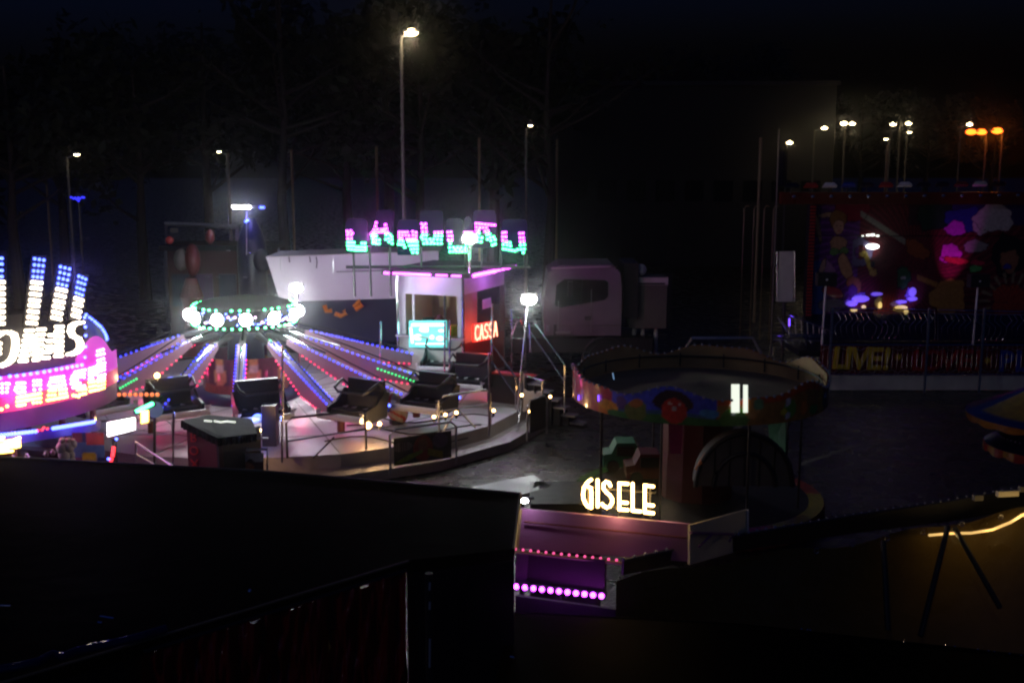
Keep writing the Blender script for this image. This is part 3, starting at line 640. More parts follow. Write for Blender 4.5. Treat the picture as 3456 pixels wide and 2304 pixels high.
# ================================================================== cash booth
L_, K_, R_ = Vector((-3.5, 33.7, 0)), Vector((-1.45, 32.9, 0)), Vector((-.22, 35.7, 0))
ux = (K_-L_).normalized(); vx = (R_-K_).normalized(); Z = Vector((0, 0, 1))
def booth():
    t = thing('cash_booth', (L_+K_)/2+Z*DZ, 'glazed cash booth with purple led canopy cyan lit counter and red neon', 'booth')
    wF = (K_-L_).length; wS = (R_-K_).length
    def F(a, z, o=0): return L_+ux*(a*wF)+Z*z-vx*o
    def Sd(a, z, o=0): return K_+vx*(a*wS)+Z*z+ux*o
    MB().plate([F(-.02, DZ+.1), F(1.0, DZ+.1), Sd(1, DZ+.1), F(-.02, DZ+.1)+vx*wS][::1], .1).build('floor', M['deck'], t)
    zs, zw = 2.05, 3.35   # sill, window head
    MB().plate([F(0, DZ+.1), F(1, DZ+.1), F(1, zs), F(0, zs)], .05).build('front_wall', M['offw'], t)
    MB().plate([F(0, zw), F(1, zw), F(1, 3.95), F(0, 3.95)], .05).build('front_header', M['white'], t)
    for a0, a1 in ((0, .1), (.9, 1)): MB().plate([F(a0, zs), F(a1, zs), F(a1, zw), F(a0, zw)], .05).build('corner_panel', M['white'], t)
    MB().box(F(.23, (zs+zw)/2), (.06, .06, zw-zs), math.atan2(ux.y, ux.x)).build('mullion', M['white'], t)
    MB().box(F(.72, (zs+zw)/2, .04), (.05, .06, zw-zs), math.atan2(ux.y, ux.x)).build('mullion', M['black'], t)
    MB().box(F(.5, zs, .06), (wF+.1, .22, .05), math.atan2(ux.y, ux.x)).build('counter', M['steel'], t)
    MB().plate([F(0, DZ)+vx*2.2, F(1, DZ)+vx*2.2, F(1, 3.9)+vx*2.2, F(0, 3.9)+vx*2.2], .05).build('back_wall', M['cream'], t)
    MB().plate([F(0, DZ)+vx*2.2, F(0, DZ), F(0, 3.9), F(0, 3.9)+vx*2.2], .05).build('left_wall', M['cream'], t)
    # interior
    MB().plate([F(.25, 2.75)+vx*1.6, F(.42, 2.75)+vx*1.6, F(.42, 3.3)+vx*1.6, F(.25, 3.3)+vx*1.6], .02).build('notice', M['cream'], t)
    MB().plate([F(.52, 2.45)+vx*1.6, F(.9, 2.5)+vx*1.6, F(.9, 3.3)+vx*1.6, F(.52, 3.3)+vx*1.6], .02).build('notice', M['cream'], t)
    MB().box(F(.3, 2.25)+vx*.9, (.5, .4, .5), .3).build('cash_desk', M['seat'], t)
    MB().sph(F(.48, 2.45)+vx*.6, .17, 12, 8, (1, .8, 1.3)).build('chair_back', M['dred'], t, True)
    MB().box(F(.78, 2.2)+vx*.7, (.6, .4, .3), .3).build('shelf', M['yellow'], t)
    # side wall
    MB().plate([Sd(0, DZ+.1), Sd(1, DZ+.1), Sd(1, 1.9), Sd(0, 1.9)], .05).build('side_wall', M['dred'], t)
    MB().plate([Sd(0, 3.4), Sd(1, 3.4), Sd(1, 3.95), Sd(0, 3.95)], .05).build('side_header', M['offw'], t)
    MB().plate([Sd(0, 1.9), Sd(.3, 1.9), Sd(.3, 3.4), Sd(0, 3.4)], .05).build('side_panel', M['beige'], t)
    MB().plate([Sd(.3, 1.9), Sd(.86, 1.9), Sd(.86, 3.4), Sd(.3, 3.4)], .03).build('side_window', M['glass'], t)
    MB().plate([Sd(.86, 1.9), Sd(1, 1.9), Sd(1, 3.4), Sd(.86, 3.4)], .05).build('side_panel', M['slate'], t)
    MB().plate([Sd(.42, 2.8, .02), Sd(.62, 2.8, .02), Sd(.62, 3.1, .02), Sd(.42, 3.1, .02)], .01).build('paper_notice', M['white'], t)
    for p in (F(0, 0), F(1, 0), Sd(1, 0)): MB().tube([p+Z*DZ-vx*.08, p+Z*4-vx*.08], .045, 8).build('corner_post', M['chrome'], t)
    # canopy
    zc = 3.95; o = .38
    c = [L_-ux*o-vx*o, K_+ux*o-vx*o, R_+ux*o+vx*.1, L_-ux*o+vx*wS]
    MB().plate([p+Z*(zc+.16) for p in c], .16).build('canopy', M['black'], t)
    def strip(a, b, dens, m, r=.032):
        mb = MB(); n = int((b-a).length/.06)
        for i in range(n):
            if dens(i/n): mb.ball(a+(b-a)*(i/n), r)
        mb.build('purple_led_strip', m, t)
    e0, e1 = c[0]+Z*(zc+.06)-vx*.03, c[1]+Z*(zc+.06)-vx*.03
    strip(e0+(e1-e0)*.05, e0+(e1-e0)*.58, lambda f: not .13 < f < .18, M['emg'], .042)
    strip(e0+(e1-e0)*.64, e0+(e1-e0)*.92, lambda f: not .45 < f < .58, M['emg'])
    f0, f1 = c[1]+Z*(zc+.06)+ux*.03, c[2]+Z*(zc+.06)+ux*.03
    strip(f0+(f1-f0)*.06, f0+(f1-f0)*.5, lambda f: True, M['emg'], .06)
    strip(f0+(f1-f0)*.5, f0+(f1-f0)*.97, lambda f: not .4 < f < .5, M['emg'], .04)
    lamp(t, (e0+e1)/2-Z*.12-vx*.15, 26, (.6, .2, 1), .1); lamp(t, (f0+f1)/2-Z*.12+ux*.15, 30, (.55, .15, 1), .1)
    lamp(t, F(.5, 3.6)+vx*1.0, 7, (1, .85, .6), .1)
    # cyan lit counter panel
    P0 = F(0, 0, .03)
    pp = lambda x, y: PL(x, y, F(0, 0, .10), -vx)
    MB().plate([pp(1380, 1172), pp(1505, 1172), pp(1505, 1082), pp(1380, 1082)], .07).build('lit_panel', M['cyan'], t)
    p2 = lambda x, y: PL(x, y, F(0, 0, .125), -vx)
    MB().tube([p2(1390, 1096), p2(1502, 1096)], .045, 8).build('lit_tube', M['cyanb'], t); MB().tube([p2(1386, 1105), p2(1392, 1158)], .04, 8).build('lit_tube', M['cyanb'], t); MB().tube([p2(1402, 1160), p2(1500, 1160)], .02, 8).build('lit_tube', M['cyanb'], t)
    for x, y, sx, sz in ((1436, 1112, .2, .09), (1412, 1138, .17, .1), (1458, 1138, .08, .07), (1486, 1142, .13, .08), (1490, 1116, .1, .05)):
        MB().sph(p2(x, y), 1, 14, 8, (sx, .02, sz)).build('printed_shape', M['lime'], t, True)
    lamp(t, p2(1445, 1130)-vx*.4, 10, (.4, 1, .85), .2)
    # red neon CASSA
    sd = lambda x, y, o=.08: PL(x, y, Sd(0, 0, o), ux)
    MB().plate([sd(1600, 1155), sd(1684, 1138), sd(1682, 1080), sd(1600, 1094)], .06).build('neon_panel', M['neon'], t)
    st = {'C': [[(1, .85), (.6, 1), (.15, .85), (0, .5), (.15, .15), (.6, 0), (1, .15)]], 'A': [[(0, 0), (.5, 1), (1, 0)], [(.22, .38), (.78, .38)]],
          'S': [[(1, .85), (.55, 1), (.1, .85), (.1, .62), (.5, .5), (.9, .38), (.9, .15), (.45, 0), (0, .15)]]}
    for i, ch in enumerate('CASSA'):
        x0 = 1604+i*15.6
        m = MB()
        for line in st[ch]:
            m.tube([sd(x0+12*a, 1150-3.2*i-(50 if ch != 'z' else 0)*b+ -.25*12*a, .12) for a, b in line], .019, 6)
        m.build('neon_letter', M['neont'], t)
    lamp(t, sd(1645, 1120, .6), 40, (1, .06, .04), .2)
    # roof sign
    s = thing('roof_sign', (L_+K_)/2+Z*4.15, 'big bulb letter sign in pink and green above the cash booth', 'sign')
    pr = lambda x, y, d=0: W(x, y, 33.2+d)
    for x0, y0, x1, y1, kk in [(1168, 738, 1240, 852, 0), (1268, 708, 1328, 832, 1), (1342, 742, 1412, 860, 0), (1418, 710, 1496, 832, 1), (1505, 737, 1562, 855, 0), (1566, 730, 1590, 850, 0), (1596, 710, 1674, 836, 1), (1693, 740, 1780, 856, 0)]:
        L = MB(); q = []
        cr_ = 14
        for cx, cy, a0 in ((x1-cr_, y0+cr_, 0), (x0+cr_, y0+cr_, 90), (x0+3, y1-3, 180), (x1-3, y1-3, 270)):
            rr = cr_ if a0 < 180 else 3
            for da in (0, 45, 90): q.append(pr(cx+rr*math.cos(R(a0+da)), cy-rr*math.sin(R(a0+da)), .06))
        L.plate(q, .05).build('letter_board', M['violet'] if kk else M['dblue'], s)
        MB().tube(q, .009, 4, closed=True).build('letter_rim', M['violet'], s)
    PK = [(185, 530, 255, 525, 2), (215, 565, 290, 570, 2), (195, 605, 265, 605, 2), (200, 675, 265, 675, 2), (762, 362, 762, 362, 1), (748, 432, 748, 432, 1), (945, 403, 945, 403, 1), (722, 500, 787, 492, 2), (860, 500, 965, 475, 3), (695, 550, 985, 545, 6), (890, 525, 930, 510, 2),
          (1220, 550, 1380, 550, 4), (1220, 605, 1410, 615, 4), (1225, 660, 1270, 665, 2), (1485, 540, 1550, 555, 2), (1495, 605, 1550, 620, 2), (1370, 685, 1550, 680, 5), (1665, 385, 1740, 385, 2), (1675, 465, 1750, 465, 2), (1700, 425, 1715, 425, 1), (1685, 535, 1755, 535, 2), (1930, 555, 2060, 550, 3), (2185, 550, 2245, 548, 2), (2200, 625, 2260, 625, 2), (2200, 708, 2260, 705, 2),
          (2530, 560, 2660, 555, 4), (2530, 630, 2580, 630, 2)]
    GR = [(200, 755, 320, 755, 4), (200, 820, 320, 825, 4), (480, 770, 540, 770, 2), (370, 845, 550, 845, 5), (215, 885, 330, 900, 3), (370, 905, 550, 905, 5), (685, 620, 760, 625, 3), (700, 690, 820, 705, 3), (700, 765, 820, 775, 3), (960, 605, 1030, 600, 2), (1065, 640, 1065, 640, 1), (955, 690, 1010, 675, 2), (1070, 700, 1070, 700, 1), (1020, 740, 1020, 740, 1), (1080, 775, 1080, 775, 1),
          (1220, 730, 1290, 735, 2), (1205, 790, 1310, 800, 3), (1330, 850, 1330, 850, 1), (1400, 740, 1570, 745, 4), (1425, 815, 1575, 815, 4), (1460, 890, 1575, 885, 3), (1490, 955, 1570, 955, 2), (1690, 610, 1755, 610, 2), (1665, 650, 1665, 650, 1), (1690, 690, 1750, 690, 2), (1830, 690, 2050, 700, 4), (1710, 775, 2050, 775, 6), (1770, 740, 1870, 740, 2), (1930, 628, 2060, 628, 3), (2230, 780, 2230, 780, 1), (2220, 855, 2530, 850, 5), (2230, 935, 2540, 935, 6), (2330, 890, 2520, 890, 3), (2550, 700, 2650, 700, 3), (2550, 780, 2640, 780, 3)]
    PK2 = [(865, 378, 1230, 410, 7), (870, 450, 1065, 462, 4), (870, 520, 920, 500, 2), (1040, 532, 1100, 522, 2), (1395, 562, 1448, 555, 2), (1393, 640, 1450, 640, 2), (1395, 712, 1460, 732, 2), (1732, 575, 1795, 570, 2), (1740, 658, 1800, 658, 2), (1745, 737, 1808, 725, 2)]
    GR2 = [(920, 575, 920, 575, 1), (1080, 605, 1130, 590, 2), (1090, 690, 1090, 690, 1), (1145, 655, 1210, 645, 2), (1160, 720, 1235, 700, 2), (1190, 805, 1240, 785, 2), (900, 650, 980, 660, 2), (890, 730, 960, 740, 2), (1405, 795, 1480, 805, 2), (1535, 762, 1535, 762, 1), (1545, 825, 1545, 825, 1), (1405, 880, 1635, 920, 5), (1690, 895, 1820, 885, 3), (1747, 810, 1820, 800, 2), (1800, 955, 1800, 955, 1)]
    letters = {}
    for rows, oxx, m in ((PK, 1140, 'emg'), (PK2, 1460, 'emg'), (GR, 1140, 'egw'), (GR2, 1460, 'egw')):
        for x0, y0, x1, y1, n in rows:
            for i in range(n):
                f = i/max(1, n-1); x = oxx+(x0+(x1-x0)*f)/5.88; y = 690+(y0+(y1-y0)*f)/5.88
                k = min(range(8), key=lambda j: abs(x-[1204, 1298, 1377, 1457, 1533, 1580, 1635, 1737][j]))
                letters.setdefault(k, MB()).mat(M[m]).ball(pr(x, y), .046)
    for k in sorted(letters): letters[k].build('letter_bulbs', None, s)
    for x in (1192, 1247, 1315, 1420, 1570, 1625, 1690, 1770): MB().tube([pr(x, 830, .12), Vector((pr(x, 830).x, 33.32, 4.12 if x > 1330 else 3.3))], .035, 6).build('sign_post', M['black'], s)
    MB().tube([Vector((pr(1165, 870).x, 33.34, 4.2)), Vector((pr(1790, 870).x, 33.34, 4.2))], .05, 6).build('sign_beam', M['black'], s)
    for x, y, c_, e in ((1230, 870, (.1, 1, .4), 9), (1370, 880, (.1, 1, .4), 9), (1500, 870, (.1, 1, .4), 9), (1730, 870, (.1, 1, .4), 7), (1300, 760, (1, .1, .9), 8), (1640, 760, (1, .1, .9), 8), (1250, 800, (.8, .12, 1), 190), (1420, 800, (.8, .12, 1), 60)):
        lamp(s, pr(x, y, .5 if e > 30 else -.5), e, c_, .15)
    b = mast(1585, 805, Vector((W(1585, 805, 32.4).x, 32.4, 4.12)), 'white flood among the letters of the roof sign', 120)
booth()
# small things near the booth
t = thing('planter_box', G(1375, 1325, DZ), 'low cream box with red panel beside the booth foot', 'box')
p = G(1385, 1330, DZ); MB().box(p+Z*.35, (.75, .5, .5), -.3).build('body', M['cream'], t); MB().box(p+Vector((.55, -.1, .3)), (.3, .4, .45), -.3).build('side_panel', M['red'], t)
# ================================================================== left lit ride ("...ONAS / CHASER")
CX, CYc, CR = -12.3, 23.0, 3.8
def left_ride():
    t = thing('column_sign_ride', (CX, CYc, 0), 'round ride front with white bulb columns and letters over a magenta bulb band', 'fairground ride')
    cy = lambda x, y, d=0: CY(x, y, CX, CYc, CR+d)
    def arc(r, z0, z1, a0=-100, a1=5, n=60, nv=2):
        return lambda u, v: (CX+r*math.cos(R(a0+(a1-a0)*u)), CYc+r*math.sin(R(a0+(a1-a0)*u)), z0+(z1-z0)*v)
    MB().grid(arc(CR-.02, 3.02, 3.42), 60, 2).build('magenta_fascia', M['band'], t); MB().grid(arc(CR-.02, 2.72, 3.02), 60, 2).build('crimson_fascia', M['bandr'], t)  # fascia glows in its own colour, standing in for the bulbs' light
    MB().grid(arc(CR-.02, 3.42, 3.62, -100, -20), 60, 2).build('fascia_cap', M['purp'], t)
    MB().grid(lambda u, v: (CX+(CR-.02)*math.cos(R(-22+24*u)), CYc+(CR-.02)*math.sin(R(-22+24*u)), 3.42+(.45*math.sin(math.pi*min(1, u*1.1)))*v), 14, 3).build('fascia_crest', M['band'], t)
    MB().grid(arc(CR-.06, 2.35, 2.72), 60, 2).build('lower_skirt', M['purp'], t)
    MB().grid(arc(CR-.10, 3.55, 4.55, -110, -33), 60, 4).build('letter_board', M['dark'], t)
    MB().lathe((CX, CYc, 0), [(CR-.2, 3.4), (2.2, 4.0), (0, 4.4)], 40).build('roof', M['navy'], t)
    # flared backing fins for columns
    def fin(x0, y0, x1, y1, wd):
        q = [cy(x1-wd, y1, -.05), cy(x1+wd, y1, -.05), cy(x0+wd, y0, -.05), cy(x0-wd, y0, -.05)]
        MB().plate(q, .05).build('column_board', M['dark'], t)
    fin(0, 845, 5, 1105, 22); fin(133, 862, 106, 1105, 26); fin(219, 893, 190, 1085, 25); fin(278, 925, 256, 1080, 23)
    rows_b, rows_w = [], []
    for y in (125, 200, 285, 365): rows_b.append((-60, y-4, 25, y, 3))
    for i in range(8): rows_w.append((-60, 440+78*i-4, 45, 440+78*i, 4))
    for a in [(460, 130, 580, 148), (455, 210, 570, 222), (445, 290, 560, 300), (440, 365, 550, 375), (800, 235, 920, 265), (795, 310, 910, 340), (780, 385, 895, 410), (770, 458, 880, 485), (1045, 360, 1135, 400), (1035, 438, 1120, 465), (1020, 510, 1105, 540), (1010, 580, 1090, 610)]: rows_b.append((*a, 3))
    for i, y in enumerate((445, 520, 600, 680, 750, 828, 905, 980)): rows_w.append((430-9*i, y-5, 545-10*i, y+5, 4))
    for a in [(760, 530, 870, 555), (745, 605, 855, 632), (730, 685, 840, 708), (715, 755, 825, 780), (705, 830, 810, 857), (695, 905, 800, 930), (1000, 650, 1090, 682), (990, 725, 1075, 750), (975, 800, 1060, 830), (965, 875, 1045, 900)]: rows_w.append((*a, 4))
    mb = MB(); rowdots(mb, rows_b, 0, 840, 3.92, cy, .036); mb.build('blue_column_bulbs', M['ebw'], t)
    mb = MB(); rowdots(mb, rows_w, 0, 840, 3.92, cy, .042); mb.build('white_column_bulbs', M['eww'], t)
    def stroke(x0, y0, x1, y1, n, wd): return [(x0+(x1-x0)*i/(n-1)-wd/2, y0+(y1-y0)*i/(n-1), x0+(x1-x0)*i/(n-1)+wd/2, y0+(y1-y0)*i/(n-1)-3, 4) for i in range(n)]
    def line(pts, wd=34):
        out = []
        for (a, b), (c, d) in zip(pts, pts[1:]):
            n = max(2, int(math.hypot(c-a, d-b)/42))
            for i in range(n): f = i/n; out.append((a+(c-a)*f-wd/2, b+(d-b)*f, a+(c-a)*f+wd/2, b+(d-b)*f, 2))
        return out
    LT = [line([(-40, 1150), (30, 1105), (120, 1100), (185, 1130), (205, 1200), (205, 1265), (198, 1330), (180, 1400), (150, 1465), (100, 1510), (40, 1535), (-30, 1560)], 55)+[(-40, 1250, 5, 1250, 2), (-40, 1320, 0, 1320, 2), (-40, 1380, -2, 1380, 2)],
          stroke(390, 1080, 305, 1480, 7, 95)+stroke(548, 1065, 495, 1400, 6, 90)+stroke(425, 1170, 475, 1465, 5, 60),
          stroke(785, 1030, 775, 1415, 7, 92)+stroke(690, 1140, 605, 1440, 5, 80)+[(640, 1310, 800, 1298, 6)],
          line([(1075, 970), (1000, 985), (950, 1020), (935, 1090), (965, 1150), (1035, 1185), (1060, 1245), (1058, 1310), (1015, 1360), (950, 1388), (890, 1400)], 55)]
    for rows in LT: mb = MB(); rowdots(mb, rows, 0, 840, 3.92, cy, .038); mb.build('white_letter', M['eww'], t)
    mb = MB()
    for x, y in [(1120, 905), (1130, 1030), (1135, 1145), (1135, 1293), (1125, 1432), (1140, 870), (1185, 905), (1218, 930), (1255, 958), (1285, 985), (1312, 1010), (1335, 1030), (1360, 1065), (1380, 1095), (1398, 1130), (1410, 1160), (1416, 1190)]: mb.ball(cy(x/3.92, 840+y/3.92), .036)
    for x, y in [(5, 455), (-100, 470), (130, 430), (222, 424), (316, 411), (408, 397), (495, 384), (585, 370), (660, 357), (745, 340), (818, 330), (890, 316), (957, 303), (1020, 293), (1085, 280)]: mb.ball(cy(x/3.92, 1160+y/3.92, .03), .042)
    mb.build('blue_edge_bulbs', M['ebw'], t)
    q = [cy(287, 1250, -.1), cy(364, 1250, -.1)]+[cy(x/3.92, 840+y/3.92, -.1) for x, y in [(1416, 1190), (1380, 1095), (1312, 1010), (1218, 930), (1140, 870)]]
    MB().plate(q, .04).build('arched_side_board', M['navy'], t)
    Wr = [[(30, 530, 30, 530, 1), (85, 525, 118, 530, 2), (28, 585, 97, 585, 2), (30, 640, 90, 637, 2)], [(230, 520, 325, 518, 4), (215, 575, 325, 577, 4), (205, 610, 205, 610, 1), (235, 640, 325, 632, 4), (450, 490, 535, 485, 3), (450, 545, 535, 538, 3), (455, 608, 535, 598, 2)],
          [(680, 455, 840, 432, 5), (665, 505, 850, 487, 6), (650, 545, 650, 545, 1), (675, 570, 860, 538, 6)], [(1000, 370, 1125, 345, 4), (985, 400, 1115, 395, 4), (960, 430, 1110, 440, 4), (945, 470, 1020, 475, 3), (945, 525, 1055, 520, 4), (970, 578, 1115, 555, 5)],
          [(1185, 330, 1280, 300, 4), (1185, 370, 1280, 355, 4), (1185, 415, 1270, 400, 4), (1185, 465, 1225, 458, 2), (1300, 370, 1380, 340, 3), (1305, 425, 1385, 405, 3), (1310, 465, 1380, 450, 3), (1295, 95, 1365, 75, 3), (1290, 150, 1375, 130, 3), (1300, 220, 1370, 195, 3), (1300, 270, 1385, 250, 3), (1310, 310, 1380, 295, 3)]]
    Yr = [[(20, 865, 20, 865, 1), (95, 825, 95, 825, 1)], [(235, 710, 535, 658, 10), (230, 763, 535, 713, 10), (235, 815, 325, 800, 4), (445, 778, 535, 768, 3)],
          [(655, 620, 735, 612, 3), (785, 605, 870, 597, 3), (645, 680, 725, 675, 3), (795, 660, 875, 650, 3), (630, 745, 885, 697, 9)], [(1030, 608, 1135, 598, 4), (970, 680, 1040, 697, 3), (1060, 670, 1130, 657, 3)],
          [(1185, 513, 1280, 495, 4), (1190, 567, 1270, 550, 4), (1195, 625, 1275, 608, 4), (1300, 510, 1380, 490, 3), (1305, 558, 1380, 533, 3), (1305, 605, 1375, 580, 3)]]
    for a, b in zip(Wr, Yr):
        mb = MB(); mb.mat(M['epw']); rowdots(mb, a, 0, 1160, 3.92, cy, .032); mb.mat(M['ey']); rowdots(mb, b, 0, 1160, 3.92, cy, .032); mb.build('band_letter', None, t)
    # led bars of the canopy below
    cd = lambda x, y: CY(x, y, CX, CYc, CR+.15)
    def bar(x0, y0, x1, y1, n, m='ebw', r=.045):
        mb = MB()
        for i in range(n): mb.ball(cd(x0+(x1-x0)*i/(n-1), y0+(y1-y0)*i/(n-1)), r)
        mb.build('led_bar', M[m], t)
    bar(-30, 1471, 120, 1455, 14); bar(180, 1445, 316, 1423, 19)
    mb = MB()
    for x, y in ((128, 1452), (142, 1450), (148, 1443), (160, 1446)): mb.ball(cd(x, y), .03)
    mb.build('red_bulbs', M['er'], t)
    MB().grid(lambda u, v: tuple(CY(-40+380*u, 1478-62*u+(36)*(1-v), CX, CYc, CR+.05)), 20, 2).build('lower_valance', pm('violet_valance', (.05, .01, .22), .4), t)
    rows = [(0, 345, 60, 330, 3), (0, 385, 50, 383, 3), (90, 405, 245, 385, 7), (0, 445, 60, 440, 3), (75, 450, 275, 425, 8), (0, 485, 75, 480, 4), (95, 495, 270, 475, 7), (0, 515, 140, 512, 6), (10, 560, 90, 552, 4), (120, 550, 220, 540, 5), (280, 370, 350, 345, 3), (290, 405, 345, 395, 3), (285, 440, 345, 430, 3), (285, 480, 350, 470, 3)]
    mb = MB(); rowdots(mb, [(a/1.2, b, c/1.2, d, n) for a, b, c, d, n in rows], 0, 1400, 4.704*.95, lambda x, y: CY(x, y, CX, CYc, CR+.1), .034); mb.build('yellow_letter_sign', M['ey'], t)
    MB().lathe((CX, CYc, 0), [(CR-.6, 0), (CR-.6, .5), (CR-.9, .5)], 40).build('base_rim', M['dred'], t)
    for a in (-80, -60, -40, -20, 0): MB().tube([(CX+3.3*math.cos(R(a)), CYc+3.3*math.sin(R(a)), 0), (CX+3.3*math.cos(R(a)), CYc+3.3*math.sin(R(a)), 2.7)], .07).build('column', M['dred'], t)
    for x, y, c_, e in ((60, 1190, (1, .8, .6), 16), (230, 1150, (1, .8, .6), 14), (60, 1350, (1, .05, .7), 30), (260, 1320, (1, .05, .6), 30), (60, 1475, (.3, .4, 1), 12), (250, 1450, (.3, .35, 1), 12), (190, 930, (.2, .15, 1), 40)):
        p = cy(x, y, .0); dvec = Vector((p.x-CX, p.y-CYc, 0)).normalized(); lamp(t, p+dvec*.45, e, c_, .15)
left_ride()
# lit box, green tube, yellow panel, disc
c = W(410, 1440, 20.5)
t = thing('lit_price_board', c-Z*.3, 'glaring white lit board hanging right of the magenta band', 'lit board')
pts = [W(366, 1472, 20.4), W(455, 1448, 20.9), W(455, 1408, 20.9), W(366, 1424, 20.4)]
MB().plate([p+Vector((0, .06, 0)) for p in pts], .08).build('frame', M['black'], t)
for i in range(4):
    f = .12+.25*i; MB().tube([pts[0]+(pts[3]-pts[0])*f-Vector((0, .02, 0)), pts[1]+(pts[2]-pts[1])*f-Vector((0, .02, 0))], .038, 8).build('light_tube', M['lampw'], t)
lamp(t, W(410, 1440, 20), 10, (1, .97, .95), .2)
t = thing('green_tube_light', W(485, 1380, 21), 'glowing green tube light above the yellow lit panel', 'tube light')
MB().tube([W(462, 1387, 21), W(514, 1362, 21.4)], .04, 8).build('tube', M['egw'], t); MB().tube([W(456, 1392, 21.1), W(520, 1361, 21.5)], .06, 6).build('fitting', M['black'], t); lamp(t, W(488, 1390, 20.8), 5, (.1, 1, .5), .1)
t = thing('yellow_panel_sign', W(490, 1430, 21), 'small amber ribbed light panel under the green tube', 'light panel')
for i in range(5): MB().tube([W(477, 1425-i*8, 21), W(500, 1420-i*8, 21)], .022, 6).build('light_tube', M['ey'], t)
MB().plate([W(472, 1434, 21.05), W(503, 1428, 21.05), W(503, 1382, 21.05), W(472, 1388, 21.05)], .05).build('backing', M['tan'], t)
t = thing('round_sign', W(522, 1400, 22), 'pale blue round disc beside the green tube light', 'sign')
MB().tube([W(522, 1382, 22), W(522, 1382, 22.06)], .17, 20).build('disc', pm('pale_blue', (.2, .45, .6), .4), t); MB().tube([W(522, 1400, 22), G(522, 1600, 0)], .03).build('pole', M['black'], t)
# stall contents under the band
t = thing('prize_stall', G(200, 1700, 0), 'dark stall interior with pale prizes under the lower left lights', 'stall')
p = W(150, 1560, 20.5); MB().box((p.x, 21, .7), (3, .8, 1.4)).build('counter', M['purp'], t)
for i, (x, y, s) in enumerate([(212, 1512, .13), (232, 1507, .11), (220, 1538, .14), (240, 1535, .08), (240, 1556, .1), (178, 1528, .05), (156, 1533, .05), (92, 1546, .06), (45, 1551, .06), (248, 1498, .07)]):
    q = W(x, y, 20.1); tg = thing('soft_toy', q-Z*s, 'pale soft prize hung in the dark stall under the magenta band, ' + ['widest', 'tall violet', 'lowest wide', 'small right', 'bottom right', 'tiny middle', 'tiny left of middle', 'small left', 'leftmost', 'top right'][i], 'prize', 'prizes in the stall')
    MB().sph(q, s, 10, 8, (1, .7, 1.1)).build('body', M['cloth'], tg, True); MB().sph(q+Z*s*1.1, s*.5, 8, 6).build('head', M['cloth'], tg, True)
t = thing('painted_totem', G(300, 1650, 0), 'tall pillar board painted red, blue and yellow below the lit ride', 'pillar')
q = W(300, 1520, 20.3)
def pf(u, v):
    if (u-.5)**2/.06+(v-.25)**2/.05 < 1 and v < .4: return (.8, .45, .02)
    if v > .62 and u > .45: return (.75, .05, .04)
    if .25 < v < .7: return (.08, .16, .4)
    return (.25, .02, .08) if u < .3 else (.03, .02, .14)
MB().grid(lambda u, v: (q.x-.3+.6*u, q.y, q.z-.3+.65*v), 24, 26, pf).build('painted_board', M['paint'], t); MB().box((q.x, q.y+.08, q.z/2), (.5, .1, q.z-.5)).build('post', M['purp'], t)
t = thing('red_light_post', G(378, 1650, 0), 'thin post with red and blue lit fittings left of the pale deck', 'post')
a = W(380, 1530, 20.6); MB().tube([(a.x, 20.7, 0), (a.x, 20.7, a.z+.3)], .05).build('pole', M['black'], t); MB().tube([W(384, 1508, 20.6), W(380, 1540, 20.6)], .035).build('red_tube', M['er'], t); MB().tube([W(377, 1545, 20.6), W(373, 1565, 20.6)], .03).build('red_tube', M['er'], t)
MB().ball(W(366, 1548, 20.5), .03).ball(W(393, 1481, 20.5), .03).build('blue_bulb', M['ebw'], t)
# orange bulbs line
t = thing('bulb_string', W(460, 1335, 22.5), 'short row of round orange bulbs under the left arms', 'light string')
mb = MB()
for i in range(8): mb.sph(W(402+18.5*i, 1331, 23), .045, 8, 6)
mb.build('bulbs', M['eo'], t, True); MB().tube([W(398, 1331, 23.05), W(545, 1331, 23.05)], .02).build('cable', M['black'], t)
